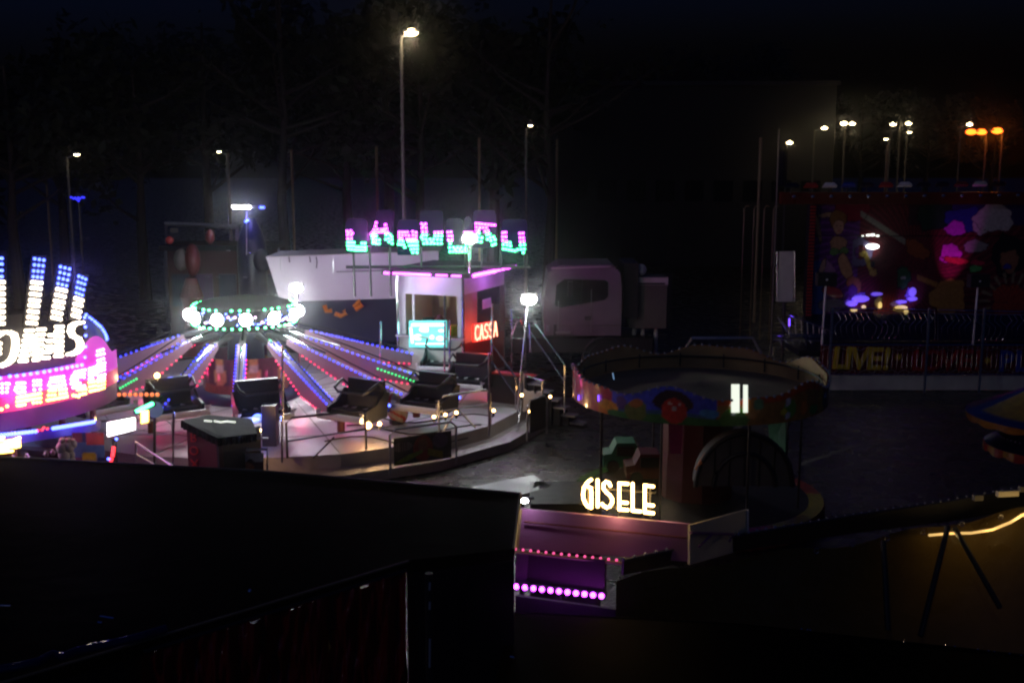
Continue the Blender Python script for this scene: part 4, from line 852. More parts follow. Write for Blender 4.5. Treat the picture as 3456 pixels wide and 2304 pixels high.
# ================================================================== BOX machine booth
def boxm():
    D = 22.6; t = thing('boxing_booth', G(690, 1700, 0), 'dark red punching game booth marked BOX under a shiny awning', 'game booth')
    a, b = W(632, 1500, D), W(738, 1500, D-.5)
    MB().plate([Vector((a.x, a.y, 0)), Vector((b.x, b.y, 0)), Vector((b.x, b.y, W(738, 1475, D-.5).z)), Vector((a.x, a.y, W(632, 1432, D).z))], .12).build('front_board', pm('maroon_board', (.05, .004, .010), .5), t)
    c = W(880, 1480, D+.8)
    MB().plate([Vector((b.x, b.y, 0)), Vector((c.x, c.y, 0)), Vector((c.x, c.y, 1.7)), Vector((b.x, b.y, 1.7))], .06).build('side_board', M['dark'], t)
    shm = pm('shiny_awning', (.003, .002, .003), .7, 0, .3, 3, .6, 3); shm.node_tree.nodes['Principled BSDF'].inputs['Specular IOR Level'].default_value = .06
    aw = [W(612, 1418, D-.2), W(735, 1478, D-.9), W(868, 1462, D-.3), W(850, 1412, D+1.2), W(700, 1400, D+1.1)]
    MB().plate(aw, .08).build('awning', shm, t)
    MB().grid(lambda u, v: tuple(aw[0].lerp(aw[1], u)+Vector((.03*math.sin(u*50), -.03-.03*math.cos(u*50), -.14*v-.03*abs(math.sin(u*25))))), 60, 2).build('awning_frill', shm, t)
    MB().grid(lambda u, v: tuple(aw[1].lerp(aw[2], u)+Vector((.0, -.03-.03*math.cos(u*50), -.14*v-.03*abs(math.sin(u*25))))), 60, 2).build('awning_frill', shm, t)
    m = MB()
    for x0, y0, x1, y1 in ((689, 1419, 715, 1421), (722, 1420, 745, 1424), (745, 1424, 770, 1421), (770, 1422, 795, 1424)): m.tube([W(x0, y0, D+.05), W(x1, y1, D+.05)], .018, 6)
    m.build('awning_highlight', M['glintw'], t)  # shiny highlight of the awning built as glowing strips
    for i, ch in enumerate('BOX'):
        text(ch, 'letter', M['red'], t, W(652-i*-2, 1478+i*44, D-.2), (1, -.1, 0), (0, 0, 1), .27, .01)
boxm()
def art4(t):
    def f(u, v): p = W(740+150*u, 1598-70*v, 23.0-.2*u); return tuple(p)
    def c(u, v):
        r = (.06, .02, .03)
        if v > .75-.2*abs(math.sin(u*9)): r = (.5, .45, .5)
        if (u-.5)**2/.08+(v-.3)**2/.1 < 1: r = (.3, .08, .04)
        if (u-.45)**2/.01+(v-.8)**2/.03 < 1: r = (.6, .4, .2)
        return r
    MB().grid(f, 40, 20, c).build('painted_panel', M['paint'], t)
    MB().plate([W(735, 1490, 22.9), W(757, 1490, 22.9), W(757, 1476, 22.9), W(735, 1476, 22.9)], .02).build('white_tag', M['white'], t)
rail('railing', [W(735, 1600, 23.0), W(735, 1518, 23.0), W(902, 1515, 22.9), W(902, 1600, 22.9)], 'low railing with a painted clown coloured panel right of the red booth', panel=art4, extra=[[W(735, 1482, 23), W(905, 1478, 22.9)]])
tag(MB().box(G(915, 1500, DZ)+Z*.5, (.35, .35, 1.0)).build('speaker_box', M['navy']), 'dark blue upright box on the deck right of the brightest amber bulb', 'speaker')
# ================================================================== children's carousel
KX, KY, KR = 3.95, 22.8, 2.66
def carousel():
    t = thing('kids_carousel', (KX, KY, 0), 'round unlit children carousel with painted wavy rim and open centre', 'carousel')
    def ztop(a): return 3.08+.10*math.sin(a*6+.6)+.05*math.sin(a*11+1)
    cols = [(.30, .02, .05), (.05, .06, .4), (.06, .12, .42), (.03, .16, .45), (.12, .2, .05), (.4, .12, .02), (.5, .08, .02), (.4, .2, .03)]
    def cp(u, v):
        a = -180+360*u; # degrees, front is -90
        px = 2357+425*math.cos(R(a)) if a < 0 else 9999
        c = (.3, .12, .04)
        if a < 0:
            x = px
            if x < 2040: c = (.32, .02, .04) if x < 2000 or v > .5 else (.45, .15, .02)
            elif x < 2340: c = (.05, .07, .42) if v > .35 else (.04, .10, .16)
            else: c = (.42, .07, .02) if v > .78 else (.26, .13, .03)
            E = lambda cx, cv, rx, rv: ((x-cx)/rx)**2+((v-cv)/rv)**2 < 1
            if 2040 < x < 2360 and v < .25: c = (.04, .13, .03)
            if E(2030, .35, 28, .22): c = (.5, .22, .02)
            if E(2055, .1, 30, .15): c = (.03, .15, .03)
            if E(2065, .6, 14, .28): c = (.08, .05, .15)
            if E(2107, .35, 32, .4): c = (.10, .14, .03)
            if E(2107, .62, 20, .16): c = (.28, .12, .03)
            if E(2213, .62, 58, .3): c = (.03, .015, .02)
            if E(2217, .36, 38, .34): c = (.36, .03, .02)
            if E(2217, .42, 8, .06) or E(2203, .55, 5, .04) or E(2231, .55, 5, .04): c = (.5, .4, .3)
            if E(2320, .45, 30, .16): c = (.06, .22, .4)
            if E(2395, .25, 45, .45): c = (.08, .18, .03)
            if E(2385, .8, 6, .06) or E(2398, .8, 6, .06) or E(2393, .48, 6, .1): c = (.7, .7, .6)
            if E(2450, .6, 22, .4): c = (.4, .16, .03)
            if E(2470, .75, 18, .2): c = (.14, .28, .12)
            if E(2575, .4, 24, .3): c = (.1, .25, .04)
            if E(2568, .65, 9, .15) or E(2568, .22, 9, .12): c = (.7, .65, .5)
            if E(2555, .35, 10, .12): c = (.5, .4, .03)
            if E(2630, .3, 14, .2): c = (.5, .15, .03)
            if E(2670, .2, 18, .14): c = (.05, .25, .04)
            if E(2705, .45, 16, .5): c = (.5, .25, .02)
            if E(2728, .5, 16, .38): c = (.05, .07, .06)
            if E(2729, .62, 8, .12): c = (.6, .65, .6)
            if E(2765, .35, 8, .4): c = (.6, .42, .02)
        return tuple(min(.85, q*1.9) for q in c)
    z0 = 2.5
    rim = MB(); rim.grid(lambda u, v: (KX+KR*math.cos(R(-180+360*u)), KY+KR*math.sin(R(-180+360*u)), z0+(ztop(2*math.pi*u)-z0)*v), 420, 26, cp); rim.build('painted_rim', M['paint'], t)
    MB().grid(lambda u, v: (KX+(KR-.05)*math.cos(R(-180+360*u)), KY+(KR-.05)*math.sin(R(-180+360*u)), z0+(ztop(2*math.pi*u)-.01-z0)*v), 200, 4).build('rim_back', pm('dirty_ply', (.42, .27, .11), .7, 0, .4, 2), t)
    mb = MB(); mb.mat(M['bulboff'])
    for i in range(96):
        a = 2*math.pi*i/96; mb.ball((KX+(KR+.01)*math.cos(a+math.pi), KY+(KR+.01)*math.sin(a+math.pi), ztop(a)), .035)
    mb.build('rim_bulbs', None, t)
    MB().lathe((KX, KY, 0), [(KR-.08, 2.62), (.3, 2.75), (0, 2.8)], 48).build('roof', pm('dirty_canvas', (.30, .22, .13), .8, 0, .5, 1.5, .3, 3), t)
    for i in range(16):
        a = 2*math.pi*i/16; d = Vector((math.cos(a), math.sin(a), 0)); MB().tube([Vector((KX, KY, 2.66))+d*(KR-.1), Vector((KX, KY, 2.97))+d*(KR-.1)], .018, 6).build('rim_strut', M['black'], t)
    MB().tube([(KX+(KR-.12)*math.cos(2*math.pi*i/48), KY+(KR-.12)*math.sin(2*math.pi*i/48), 2.9) for i in range(48)], .02, 6, closed=True).build('rim_hoop', M['black'], t)
    # reflection on the rim put in as glowing strips
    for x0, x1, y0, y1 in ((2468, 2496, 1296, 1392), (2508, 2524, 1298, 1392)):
        MB().grid(lambda u, v: tuple(CY(x0+(x1-x0)*u, y1+(y0-y1)*v, KX, KY, KR+.02)), 6, 2).build('rim_reflection', M['glintw'], t)
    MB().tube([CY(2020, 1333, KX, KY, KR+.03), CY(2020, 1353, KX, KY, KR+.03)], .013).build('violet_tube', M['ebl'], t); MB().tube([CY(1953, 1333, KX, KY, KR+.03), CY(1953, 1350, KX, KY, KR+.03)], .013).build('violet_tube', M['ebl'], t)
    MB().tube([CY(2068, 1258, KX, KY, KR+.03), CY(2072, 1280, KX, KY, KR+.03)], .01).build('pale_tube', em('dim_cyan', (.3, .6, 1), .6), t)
    # platform
    MB().lathe((KX, KY, 0), [(KR, .02), (KR, .36), (KR-.3, .365), (0, .365)], 72).build('platform', M['dark'], t)
    def rb(u, v):
        k = (u*6) % 1; return [(.3, .05, .02), (.35, .2, .02), (.08, .25, .03), (.03, .06, .3), (.25, .02, .1), (.3, .25, .03)][int(u*6) % 6]
    MB().grid(lambda u, v: (KX+(KR+.01-.3*v)*math.cos(6.2832*u), KY+(KR+.01-.3*v)*math.sin(6.2832*u), .372), 120, 1, rb).build('rainbow_edge', M['paint'], t)
    MB().grid(lambda u, v: (KX+(KR+.02+.02*math.sin(u*400))*math.cos(6.2832*u), KY+(KR+.02+.02*math.sin(u*400))*math.sin(6.2832*u), .02+.34*v), 400, 2).build('red_skirt', M['dred'], t)
    for i in range(8):
        a = 2*math.pi*i/8+.3; MB().tube([(KX+2.2*math.cos(a), KY+2.2*math.sin(a), .36), (KX+2.2*math.cos(a), KY+2.2*math.sin(a), 2.65)], .025).build('pole', M['black'], t)
    MB().lathe((KX, KY, 0), [(.8, .36), (.75, 2.7)], 12).build('centre_drum', M['dred'], t)
    MB().plate([W(2600, 1520, KY+.2), W(2650, 1575, KY-.3), W(2652, 1400, KY-.3), W(2590, 1405, KY+.2)], .03).build('green_curtain', M['green'], t)
    MB().plate([W(2262, 1530, KY-.9), W(2300, 1530, KY-1), W(2305, 1415, KY-1), W(2255, 1415, KY-.9)], .03).build('crimson_panel', pm('crimson_panel', (.22, .01, .07), .4), t)
    # arched slatted coach on the platform
    D = KY-1.5; c0 = W(2510, 1640, D); s = Vector((1, 0, 0))
    def arch(r, n=24): return [c0+s*(r*math.cos(math.pi*i/n))+Z*(r*1.12*math.sin(math.pi*i/n)) for i in range(n+1)]
    co_ = MB().plate(arch(.95), .5).build('arched_coach', M['slate'], t)
    MB().tube([p-Vector((0, .03, 0)) for p in arch(.97)], .05, 8).build('arch_rim', M['black'], co_); MB().tube([p-Vector((0, .05, 0)) for p in arch(.62)], .045, 8).build('inner_arch', M['black'], co_)
    for x in (-.6, -.3, 0, .3, .6): MB().tube([c0+s*x-Vector((0, .02, 0)), c0+s*x+Z*(1.06*math.sqrt(max(0, .95**2-x*x)))-Vector((0, .02, 0))], .018, 6).build('slat_bar', M['black'], co_)
    p = W(2385, 1530, D); MB().tube([p, W(2350, 1585, D)], .05).build('orange_trim', M['orange'], co_)
    # small ride cars
    for x, y, m in ((2200, 1560, 'dred'), (2120, 1520, 'green'), (2430, 1480, 'orange')):
        q = G(x, y+60, .37); cc = MB().plate([q+Vector(v_) for v_ in ((-.6, -.3, .12), (.6, -.3, .12), (.62, -.3, .34), (.3, -.3, .42), (.12, -.3, .68), (-.3, -.3, .68), (-.42, -.3, .44), (-.62, -.3, .4))], .6).build('ride_car', M[m], t)
        MB().box(q+Vector((-.1, -.02, .5)), (.4, .66, .22)).build('seat', M['seat'], cc)
        for wx in (-.38, .38): MB().tube([q+Vector((wx, -.36, .14)), q+Vector((wx, -.28, .14))], .14, 14).build('wheel', M['rubber'], cc)
        MB().tube([q+Vector((.3, -.2, .42)), q+Vector((.18, -.2, .62))], .015).tube([q+Vector((.18, -.3, .62)), q+Vector((.18, -.1, .62))], .015).build('handlebar', M['chrome'], cc)
        MB().ball(q+Vector((.62, -.2, .3)), .05).build('headlight', M['offw'], cc)
carousel()
mb = MB().plate([G(2700, 1562, .004), G(2704, 1570, .004), G(2905, 1500, .004), G(2900, 1494, .004)], .003); tag(mb.build('painted_line', M['slate']), kind='structure')
# ================================================================== small yellow ride at the right edge
def smallride():
    p = G(3560, 1470, 2.2); D = 20.3; x = (3560-1728)/FPX*20.8
    t = thing('cup_ride', (x, D, 0), 'small ride with yellow and blue cone top and scalloped lower disc at right edge', 'fairground ride')
    z1 = W(3300, 1400, D).z
    def c1(u, v):
        return (.03, .04, .16) if v < .22 else (.5, .32, .03)
    MB().grid(lambda u, v: (x+(1.55*(1-v)+.02)*math.cos(6.2832*u), D+(1.55*(1-v)+.02)*math.sin(6.2832*u), z1+.75*v**1.1), 64, 18, lambda u, v: (.03, .04, .18) if v < .12 or u < .5 else (.5, .32, .03)).build('cone_top', M['paint'], t)
    MB().grid(lambda u, v: (x+1.56*math.cos(6.2832*u), D+1.56*math.sin(6.2832*u), z1-(.10+.04*abs(math.sin(u*60)))*v), 256, 2, lambda u, v: (.5, .2, .02)).build('scalloped_edge', M['paint'], t)
    z2 = W(3400, 1500, D).z
    MB().lathe((x, D, 0), [(1.2, z2), (.95, z2+.12), (.9, z2+.3), (.4, z2+.4), (.4, z1)], 48).build('lower_disc', M['navy'], t, True)
    MB().grid(lambda u, v: (x+1.21*math.cos(6.2832*u), D+1.21*math.sin(6.2832*u), z2-(.12+.05*abs(math.sin(u*50)))*v), 256, 2, lambda u, v: (.4, .03, .02) if int(u*32) % 2 else (.5, .25, .02)).build('striped_valance', M['paint'], t)
    mb = MB()
    for i in range(60): a = 6.2832*i/60; mb.ball((x+.97*math.cos(a), D+.97*math.sin(a), z2+.16), .018)
    mb.build('disc_bulbs', M['bulboff'], t)
    MB().tube([(x, D, 0), (x, D, z2)], .3, 16).build('column', M['navy'], t)
    MB().lathe((x, D, 0), [(1.6, 0), (1.6, .3), (0, .35)], 40).build('base', M['dark'], t)
    MB().tube([W(3300, 1392, D-1.2), W(3325, 1394, D-1.2)], .01).build('trim', M['chrome'], t)
smallride()
# ================================================================== fun house (right)
def funhouse():
    D = 37; x0 = W(2745, 800, D).x; x1 = x0+9.6; zt = W(2800, 690, D).z; zb = W(2800, 1060, D).z
    t = thing('fun_house', ((x0+x1)/2, D+2, 0), 'dark painted fun house front with red studded fascia and music themed mural', 'fun house')
    def pmural(u, v):
        px = 2745+u*950; py = 1060-v*370; edge = [False]
        def ring(dx, dy, rx, ry):
            th = math.atan2(dy/ry, dx/rx); d = ((dx/rx)**2+(dy/ry)**2)*(1+((.5 if px < 2960 else 1)*(.16*math.sin(3*th+rx)+.12*math.sin(5*th+ry*2)+.1*math.sin(9*th+rx*3)) if min(rx, ry) > 9 else 0))
            if min(rx, ry) > 7:
                if d < 1: edge[0] = (1-math.sqrt(d))*min(rx, ry) < 1.8
            return d < 1
        E = lambda cx, cy, rx, ry, a=0: (lambda dx, dy: ring(dx, dy, rx, ry))(*((lambda X, Y, c_, s_: (X*c_+Y*s_, -X*s_+Y*c_))(px-cx, py-cy, math.cos(R(a)), math.sin(R(a)))))
        c = (.10, .015, .02) if px > 2900 else (.09, .02, .13)
        sw = (math.atan2(py-900, px-3060)*11+math.hypot(px-3060, py-900)*.02) % 1
        if sw < .35: c = tuple(q*1.9 for q in c)
        if px < 2790 and py > 880: c = (.03, .08, .3)
        if px > 3060 and py < 760: c = (.05, .02, .03) if px < 3180 else (.03, .02, .12)
        if E(3150, 720, 60, 60): c = (.02, .05, .03)
        if E(3250, 740, 70, 40): c = (.03, .03, .3)
        if E(2870, 700, 60, 50): c = (.2, .01, .03)
        if abs((py-745)-.62*(px-2940)) < 10 and 2900 < px < 3120: c = (.25, .25, .18)      # guitar neck
        if E(3095, 840, 50, 26, 35): c = (.28, .08, .02)
        if E(2760, 770, 9, 55, -12) or E(2785, 725, 35, 9, -8): c = (.4, .24, .14)           # raised arm
        if E(2825, 740, 30, 32): c = (.2, .10, .03)
        if E(2828, 765, 19, 26): c = (.45, .26, .16)
        if E(2821, 762, 3, 2) or E(2836, 762, 3, 2): c = (.03, .02, .02)
        if E(2828, 778, 5, 2): c = (.4, .03, .03)
        if E(2830, 820, 30, 26, 10): c = (.36, .2, .11)
        if E(2818, 848, 17, 14) or E(2850, 845, 16, 13): c = (.10, .22, .06)
        if E(2858, 900, 20, 52, -22): c = (.42, .24, .12)
        if E(2890, 960, 24, 34, -30): c = (.36, .14, .06)
        if E(2885, 980, 17, 22): c = (.12, .04, .2)
        if E(2905, 850, 42, 50, 0) and not E(2905, 850, 20, 25): c = (.12, .10, .2) if px > 2880 else c
        if abs((px-2932)-.42*(py-880)) < 8 and 845 < py < 925: c = (.5, .38, .06)             # saxophone
        if E(2952, 918, 15, 14) and not E(2950, 905, 5, 12): c = (.5, .38, .06)
        if E(2914, 858, 14, 7, 20): c = (.5, .38, .06)
        if E(2800, 910, 22, 40, -25): c = (.3, .14, .3)
        if E(2780, 900, 10, 34, 15): c = (.4, .25, .2)
        if E(2820, 985, 40, 18, 20): c = (.35, .05, .06)
        if E(2820, 1030, 50, 24): c = (.2, .18, .2)
        if E(2905, 1005, 30, 16, -30) or E(2870, 1020, 14, 12) or E(2960, 992, 15, 10): c = (.35, .22, .8)  # violet light reflections painted into the mural
        if E(2975, 1020, 14, 22): c = (.5, .42, .25)
        if E(3080, 995, 15, 26, -10) or E(3035, 1025, 22, 10): c = (.4, .25, .85)  # more violet reflections painted in
        if E(3045, 1045, 22, 12, 20): c = (.7, .55, .2)
        if E(3055, 935, 24, 40): c = (.04, .12, .05)
        if E(3050, 936, 4, 5) or E(3058, 936, 4, 5): c = (.5, .5, .45)
        if E(3220, 770, 34, 26): c = (.7, .05, .75)  # reflected magenta, red and green lights painted in, following rows too
        if E(3208, 855, 36, 34, 10): c = (.72, .06, .6)
        if E(3230, 878, 50, 12, 8): c = (.7, .04, .06)
        if E(3300, 885, 30, 10, 5): c = (.6, .03, .08)
        if E(3295, 905, 24, 13): c = (.12, .5, .12)
        if E(3345, 735, 66, 48, 5) or E(3310, 755, 36, 36): c = (.55, .5, .5)
        if E(3290, 830, 42, 22): c = (.35, .3, .3)
        if E(3408, 860, 62, 70): c = (.02, .015, .015)
        if E(3408, 880, 32, 40): c = (.32, .14, .07)
        if E(3402, 898, 16, 10): c = (.04, .03, .4)
        if E(3210, 1000, 60, 62, 30): c = (.42, .22, .05)
        if abs((py-945)-.4*(px-3130)) < 9 and 3100 < px < 3190: c = (.42, .22, .05)
        if E(3420, 1020, 62, 65) and (math.atan2(py-1020, px-3420)*24/6.28) % 1 < .8: c = (.35, .05, .02)
        if 66 < math.hypot(px-3420, py-1020) < 105 and (math.atan2(py-1020, px-3420)*20/6.28) % 1 < .35 and py < 1050: c = (.25, .22, .12)
        if edge[0]: c = tuple(q*.15 for q in c)
        if abs(py-795) < 1.5 or abs(px-3190) < 1: c = (.01, .01, .01)
        return c
    MB().grid(lambda u, v: (x0+(950/FPX*37.2)*u, D, zb+(zt-zb)*v), 330, 130, pmural).build('mural', M['mural'], t)
    MB().box((x0+4.8, D+.4, (zb+zt)/2), (9.7, .7, zt-zb)).build('front_wall', M['dark'], t)
    zf = W(2800, 668, D).z
    MB().box((x0+4.2, D-.12, zf), (10.8, .3, .40)).build('fascia', pm('red_fascia', (.09, .014, .006), .3, 0, .6, 1.2), t)
    mb = MB()
    for i in range(14): p = W(2680+63*i, 664-.4*i, D-.3); mb.sph(p, .05, 10, 6, (1.4, .4, 1))
    mb.build('fascia_studs', M['chrome'], t, True)
    MB().box((W(2735, 800, D).x, D-.05, (zb+zt)/2-.1), (.2, .25, zt-zb+.2)).build('striped_pillar', M['dark'], t)
    mb = MB(); z = zb
    while z < zt: mb.box((W(2735, 800, D).x, D-.19, z), (.19, .03, .05)); z += .11
    mb.build('pillar_stripes', M['red'], t)
    for i in range(12):
        p = W(2675+63.5*i, 628-.6*i, D-.5); m = M[['dblue', 'red', 'white', 'blue', 'violet', 'red', 'white', 'dblue', 'dblue', 'dred', 'offw', 'dblue'][i]]
        f = MB().plate([p+Vector((-.24, 0, 0)), p+Vector((.24, 0, 0)), p+Vector((.15, .05, .1)), p+Vector((-.15, .05, .1))], .16).build('roof_flood', m, t)
        MB().tube([p+Vector((0, .1, .05)), p+Vector((0, .2, -.25))], .02, 6).build('bracket', M['black'], f)
    # white pillar board left
    MB().box((x0+4.5, D-.95, 1.2), (10.6, 1.8, .2)).build('stage_floor', M['dark'], t)
    MB().box((x0+4.8, D+.3, (1.3+zb)/2), (9.7, .5, zb-1.3)).build('lower_wall', M['navy'], t)
    a, b = W(2622, 1018, D), W(2682, 848, D)
    s = thing('poster_board', (a.x+.3, D, 0), 'tall pale blank framed board left of the fun house', 'board')
    MB().box(((a.x+b.x)/2, D, (a.z+b.z)/2), (b.x-a.x, .06, b.z-a.z)).build('board', M['offw'], s)
    MB().tube([W(2622, 1018, D-.04), W(2682, 1018, D-.04), W(2682, 848, D-.04), W(2622, 848, D-.04)], .018, 6, closed=True).build('frame', M['steel'], s)
    MB().tube([((a.x+b.x)/2, D+.05, 0), ((a.x+b.x)/2, D+.05, a.z)], .06).build('pole', M['black'], s)
    # added spots that colour the mural, not real lamps of the stage
    for (lx, ly, tx, ty, c_, e, ang) in ((2900, 1090, 2900, 1005, (.25, .12, 1), 60, 60), (3060, 1092, 3065, 1005, (.28, .14, 1), 50, 50), (3215, 1080, 3220, 830, (.85, .08, .9), 170, 38), (2985, 1095, 2985, 1040, (1, .7, .3), 14, 60), (2945, 900, 2945, 835, (1, 1, .95), 6, 90)):
        p = W(lx, ly, D-.9 if ly > 1000 else D-.35)
        q = MB().tube([p, p+(W(tx, ty, D)-p).normalized()*.16], .07, 10).build('added_spot', M['black'], t); lamp(t, p+(W(tx, ty, D)-p).normalized()*.2, e, c_, .04, 'SPOT', W(tx, ty, D), ang)
    MB().sph(W(2945, 832, D-.08), .14, 14, 8, (1.6, .3, .65)).build('reflected_glare', em('glare', (.95, 1, .98), 7), t, True)  # flood reflection in the glossy mural, made as a glowing patch
    mb = MB()
    for x, y, r in ((2912, 796, .03), (2930, 794, .06), (2945, 793, .07), (2962, 796, .05)): mb.ball(W(x, y, D-.05), r, (1.3, .4, .7))
    mb.build('small_glares', em('glare_small', (.95, 1, .9), 3), t)  # smaller reflections in the mural, made as glowing dots
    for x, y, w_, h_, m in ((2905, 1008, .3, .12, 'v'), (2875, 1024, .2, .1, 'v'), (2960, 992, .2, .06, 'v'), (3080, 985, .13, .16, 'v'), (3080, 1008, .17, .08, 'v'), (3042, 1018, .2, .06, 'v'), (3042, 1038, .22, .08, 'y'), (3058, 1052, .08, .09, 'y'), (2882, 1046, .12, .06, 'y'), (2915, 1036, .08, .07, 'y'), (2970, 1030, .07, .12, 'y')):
        MB().sph(W(x, y, D-.03), 1, 12, 6, (w_, .02, h_)).build('reflection_glow', VI if m == 'v' else YI, t, True)  # coloured reflections on the mural put in as glowing patches
VI = em('violet_reflection', (.22, .12, 1), .9); YI = em('amber_reflection', (1, .72, .25), .9)
funhouse()
for i, (x, y) in enumerate(((2788, 942), (3302, 947))):
    D = 35.6; p = W(x, y, D); t = thing('speaker', (p.x, D, 0), ('left black speaker on a pole before the painted woman', 'right black speaker on a pole before the sunburst painting')[i], 'speaker', 'stage speakers')
    MB().box(p, (.62, .35, .42)).build('cabinet', M['black'], t); MB().box(p+Vector((-.02, -.18, .0)), (.06, .02, .05)).build('badge', M['white'], t)
    MB().tube([Vector((p.x-.04, D, .8)), p-Z*.2], .035).build('pole', M['white'], t)
def fence(xs, D, y0, y1, lab, curve=-.12, step=19, dD=-.0):
    a = W(xs[0], y0, D); t = thing('cage_railing', (a.x, D, W(xs[0], y1, D).z), lab, 'railing', 'curved bar railings')
    MB().tube([W(xs[0], y1, D), W(xs[0], y0, D), W(xs[1], y0+(6 if xs[1] > 3000 else 3), D+dD), W(xs[1], y1+5, D+dD)], .024, 6).build('frame', M['chrome'], t)
    MB().tube([W(xs[0], y0+12, D), W(xs[1], y0+16, D+dD)], .014, 6).build('bar', M['steel'], t)
    n = int((xs[1]-xs[0])/step); mb = MB()
    for i in range(1, n):
        x = xs[0]+(xs[1]-xs[0])*i/n; f = i/n; p0, p1 = W(x, y0+14, D+dD*f), W(x, y1, D+dD*f); s = -1 if i % 12 < 7 else 1
        mb.tube([p0, (p0*3+p1)/4+Vector((-curve*.8*s*-1, -.1, 0)), (p0+p1)/2+Vector((curve*s*-1, -.14, 0)), (p0+p1*3)/4+Vector((curve*.8*s*-1, -.1, 0)), p1], .010, 5)
    mb.build('curved_bars', M['chrome'], t)
fence((2806, 3155), 35.4, 1040, 1142, 'upper left section of curved bar railing on the fun house stage')
fence((3165, 3460), 35.4, 1046, 1146, 'upper right section of curved bar railing on the fun house stage')
fence((2608, 2772), 36.2, 1134, 1200, 'low curved bar railing left of the LIVE banner')
t = thing('ramp_rail', W(2664, 1128, 35.8), 'slanted ramp rail with violet glints at the fun house left end', 'railing')
MB().tube([W(2664, 1130, 35.8), W(2664, 1062, 35.8), W(2822, 1126, 35.2), W(2664, 1130, 35.8)], .03, 6).build('frame', M['chrome'], t)
mb = MB()
for i in range(6): mb.tube([W(2684+i*20, 1074+8*i, 35.75), W(2686+i*20, 1128, 35.75)], .012, 5)
for i in range(5): mb.tube([W(2630+i*8, 1075+i*11, 36.4), W(2650+i*8, 1095+i*9, 36)], .01, 5)
mb.build('bar', M['steel'], t); MB().tube([W(2625, 1070, 36.2), W(2664, 1128, 36)], .02, 6).build('brace', M['steel'], t)
MB().tube([W(2664, 1075, 35.74), W(2664, 1100, 35.74)], .022).build('violet_glint', M['ebl'], t)  # glint on the rail, made as a short glowing tube
def banner():
    D = 35; a = W(2772, 1165, D); x1 = W(3456, 1165, D).x+1.2; zt, zb = W(2772, 1165, D).z, W(2772, 1262, D).z
    t = thing('stage_banner', ((a.x+x1)/2, D, 0), 'dark red banner reading LIVE in yellow along the stage front', 'banner')
    MB().box(((a.x+x1)/2, D+.04, (zt+zb)/2), (x1-a.x, .05, zt-zb)).build('banner_cloth', M['dred'], t)
    MB().box(((a.x+x1)/2, D+.05, zb/2-.02), (x1-a.x+.1, .1, zb-.08)).build('plinth', M['offw'], t)
    for i, ch in enumerate('LIVE!'):
        text(ch, 'yellow_letter', M['yellow'], t, W([2832, 2860, 2900, 2950, 2990][i], 1211+i, D-.02), (1, 0, 0), (0, 0, 1), 1.0, .01, .08, .03)
    for i, ch in enumerate('LOVE!'):
        text(ch, 'red_letter', M['red'], t, W([3100, 3145, 3200, 3255, 3298][i], 1219, D-.02), (1, 0, 0), (0, 0, 1), .95, .01, .08, .02)
    for i, ch in enumerate('PL'): text(ch, 'blue_letter', M['blue'], t, W([3395, 3450][i], 1222, D-.02), (1, 0, 0), (0, 0, 1), .95, .01, 0, .03)
    for px, py in ((3032, 1205), (3333, 1217)):
        c = W(px, py, D-.02); q = [c+Vector((math.cos(R(22.5*i)), 0, math.sin(R(22.5*i))))*(.14 if i % 2 == 0 else .06) for i in range(16)]
        MB().plate(q, .01).build('yellow_star', M['yellow'], t)
    for zz, o in ((zt-.12, 0), (zb+.1, 20)):
        pts = [Vector((a.x+.21*i, D-.01, zz+(.05 if i % 2 else -.05))) for i in range(int((x1-a.x)/.21))]
        MB().tube(pts, .012, 4).build('zigzag_trim', M['steel'], t)
    MB().tube([Vector((a.x, D-.05, zt+.02)), Vector((x1, D-.05, zt+.02))], .02, 6).build('top_rail', M['chrome'], t); MB().tube([Vector((a.x, D-.05, zb)), Vector((x1, D-.05, zb))], .018, 6).build('bottom_rail', M['chrome'], t)
    mb = MB(); n = int((x1-a.x)/.16)
    for i in range(n): x = a.x+.16*i; mb.tube([(x+.06, D-.1, zt), (x, D-.22, (zt+zb)/2+.2), (x, D-.22, (zt+zb)/2-.2), (x-.06, D-.1, zb)], .006, 4)
    mb.build('curved_bars', M['steel'], t)
    for px in (2802, 3127, 3312): p = W(px, 1200, D-.3); MB().box((p.x, p.y, W(px, 1040, D-.3).z/2), (.06, .06, W(px, 1040, D-.3).z)).build('post', M['steel'], t)
banner()
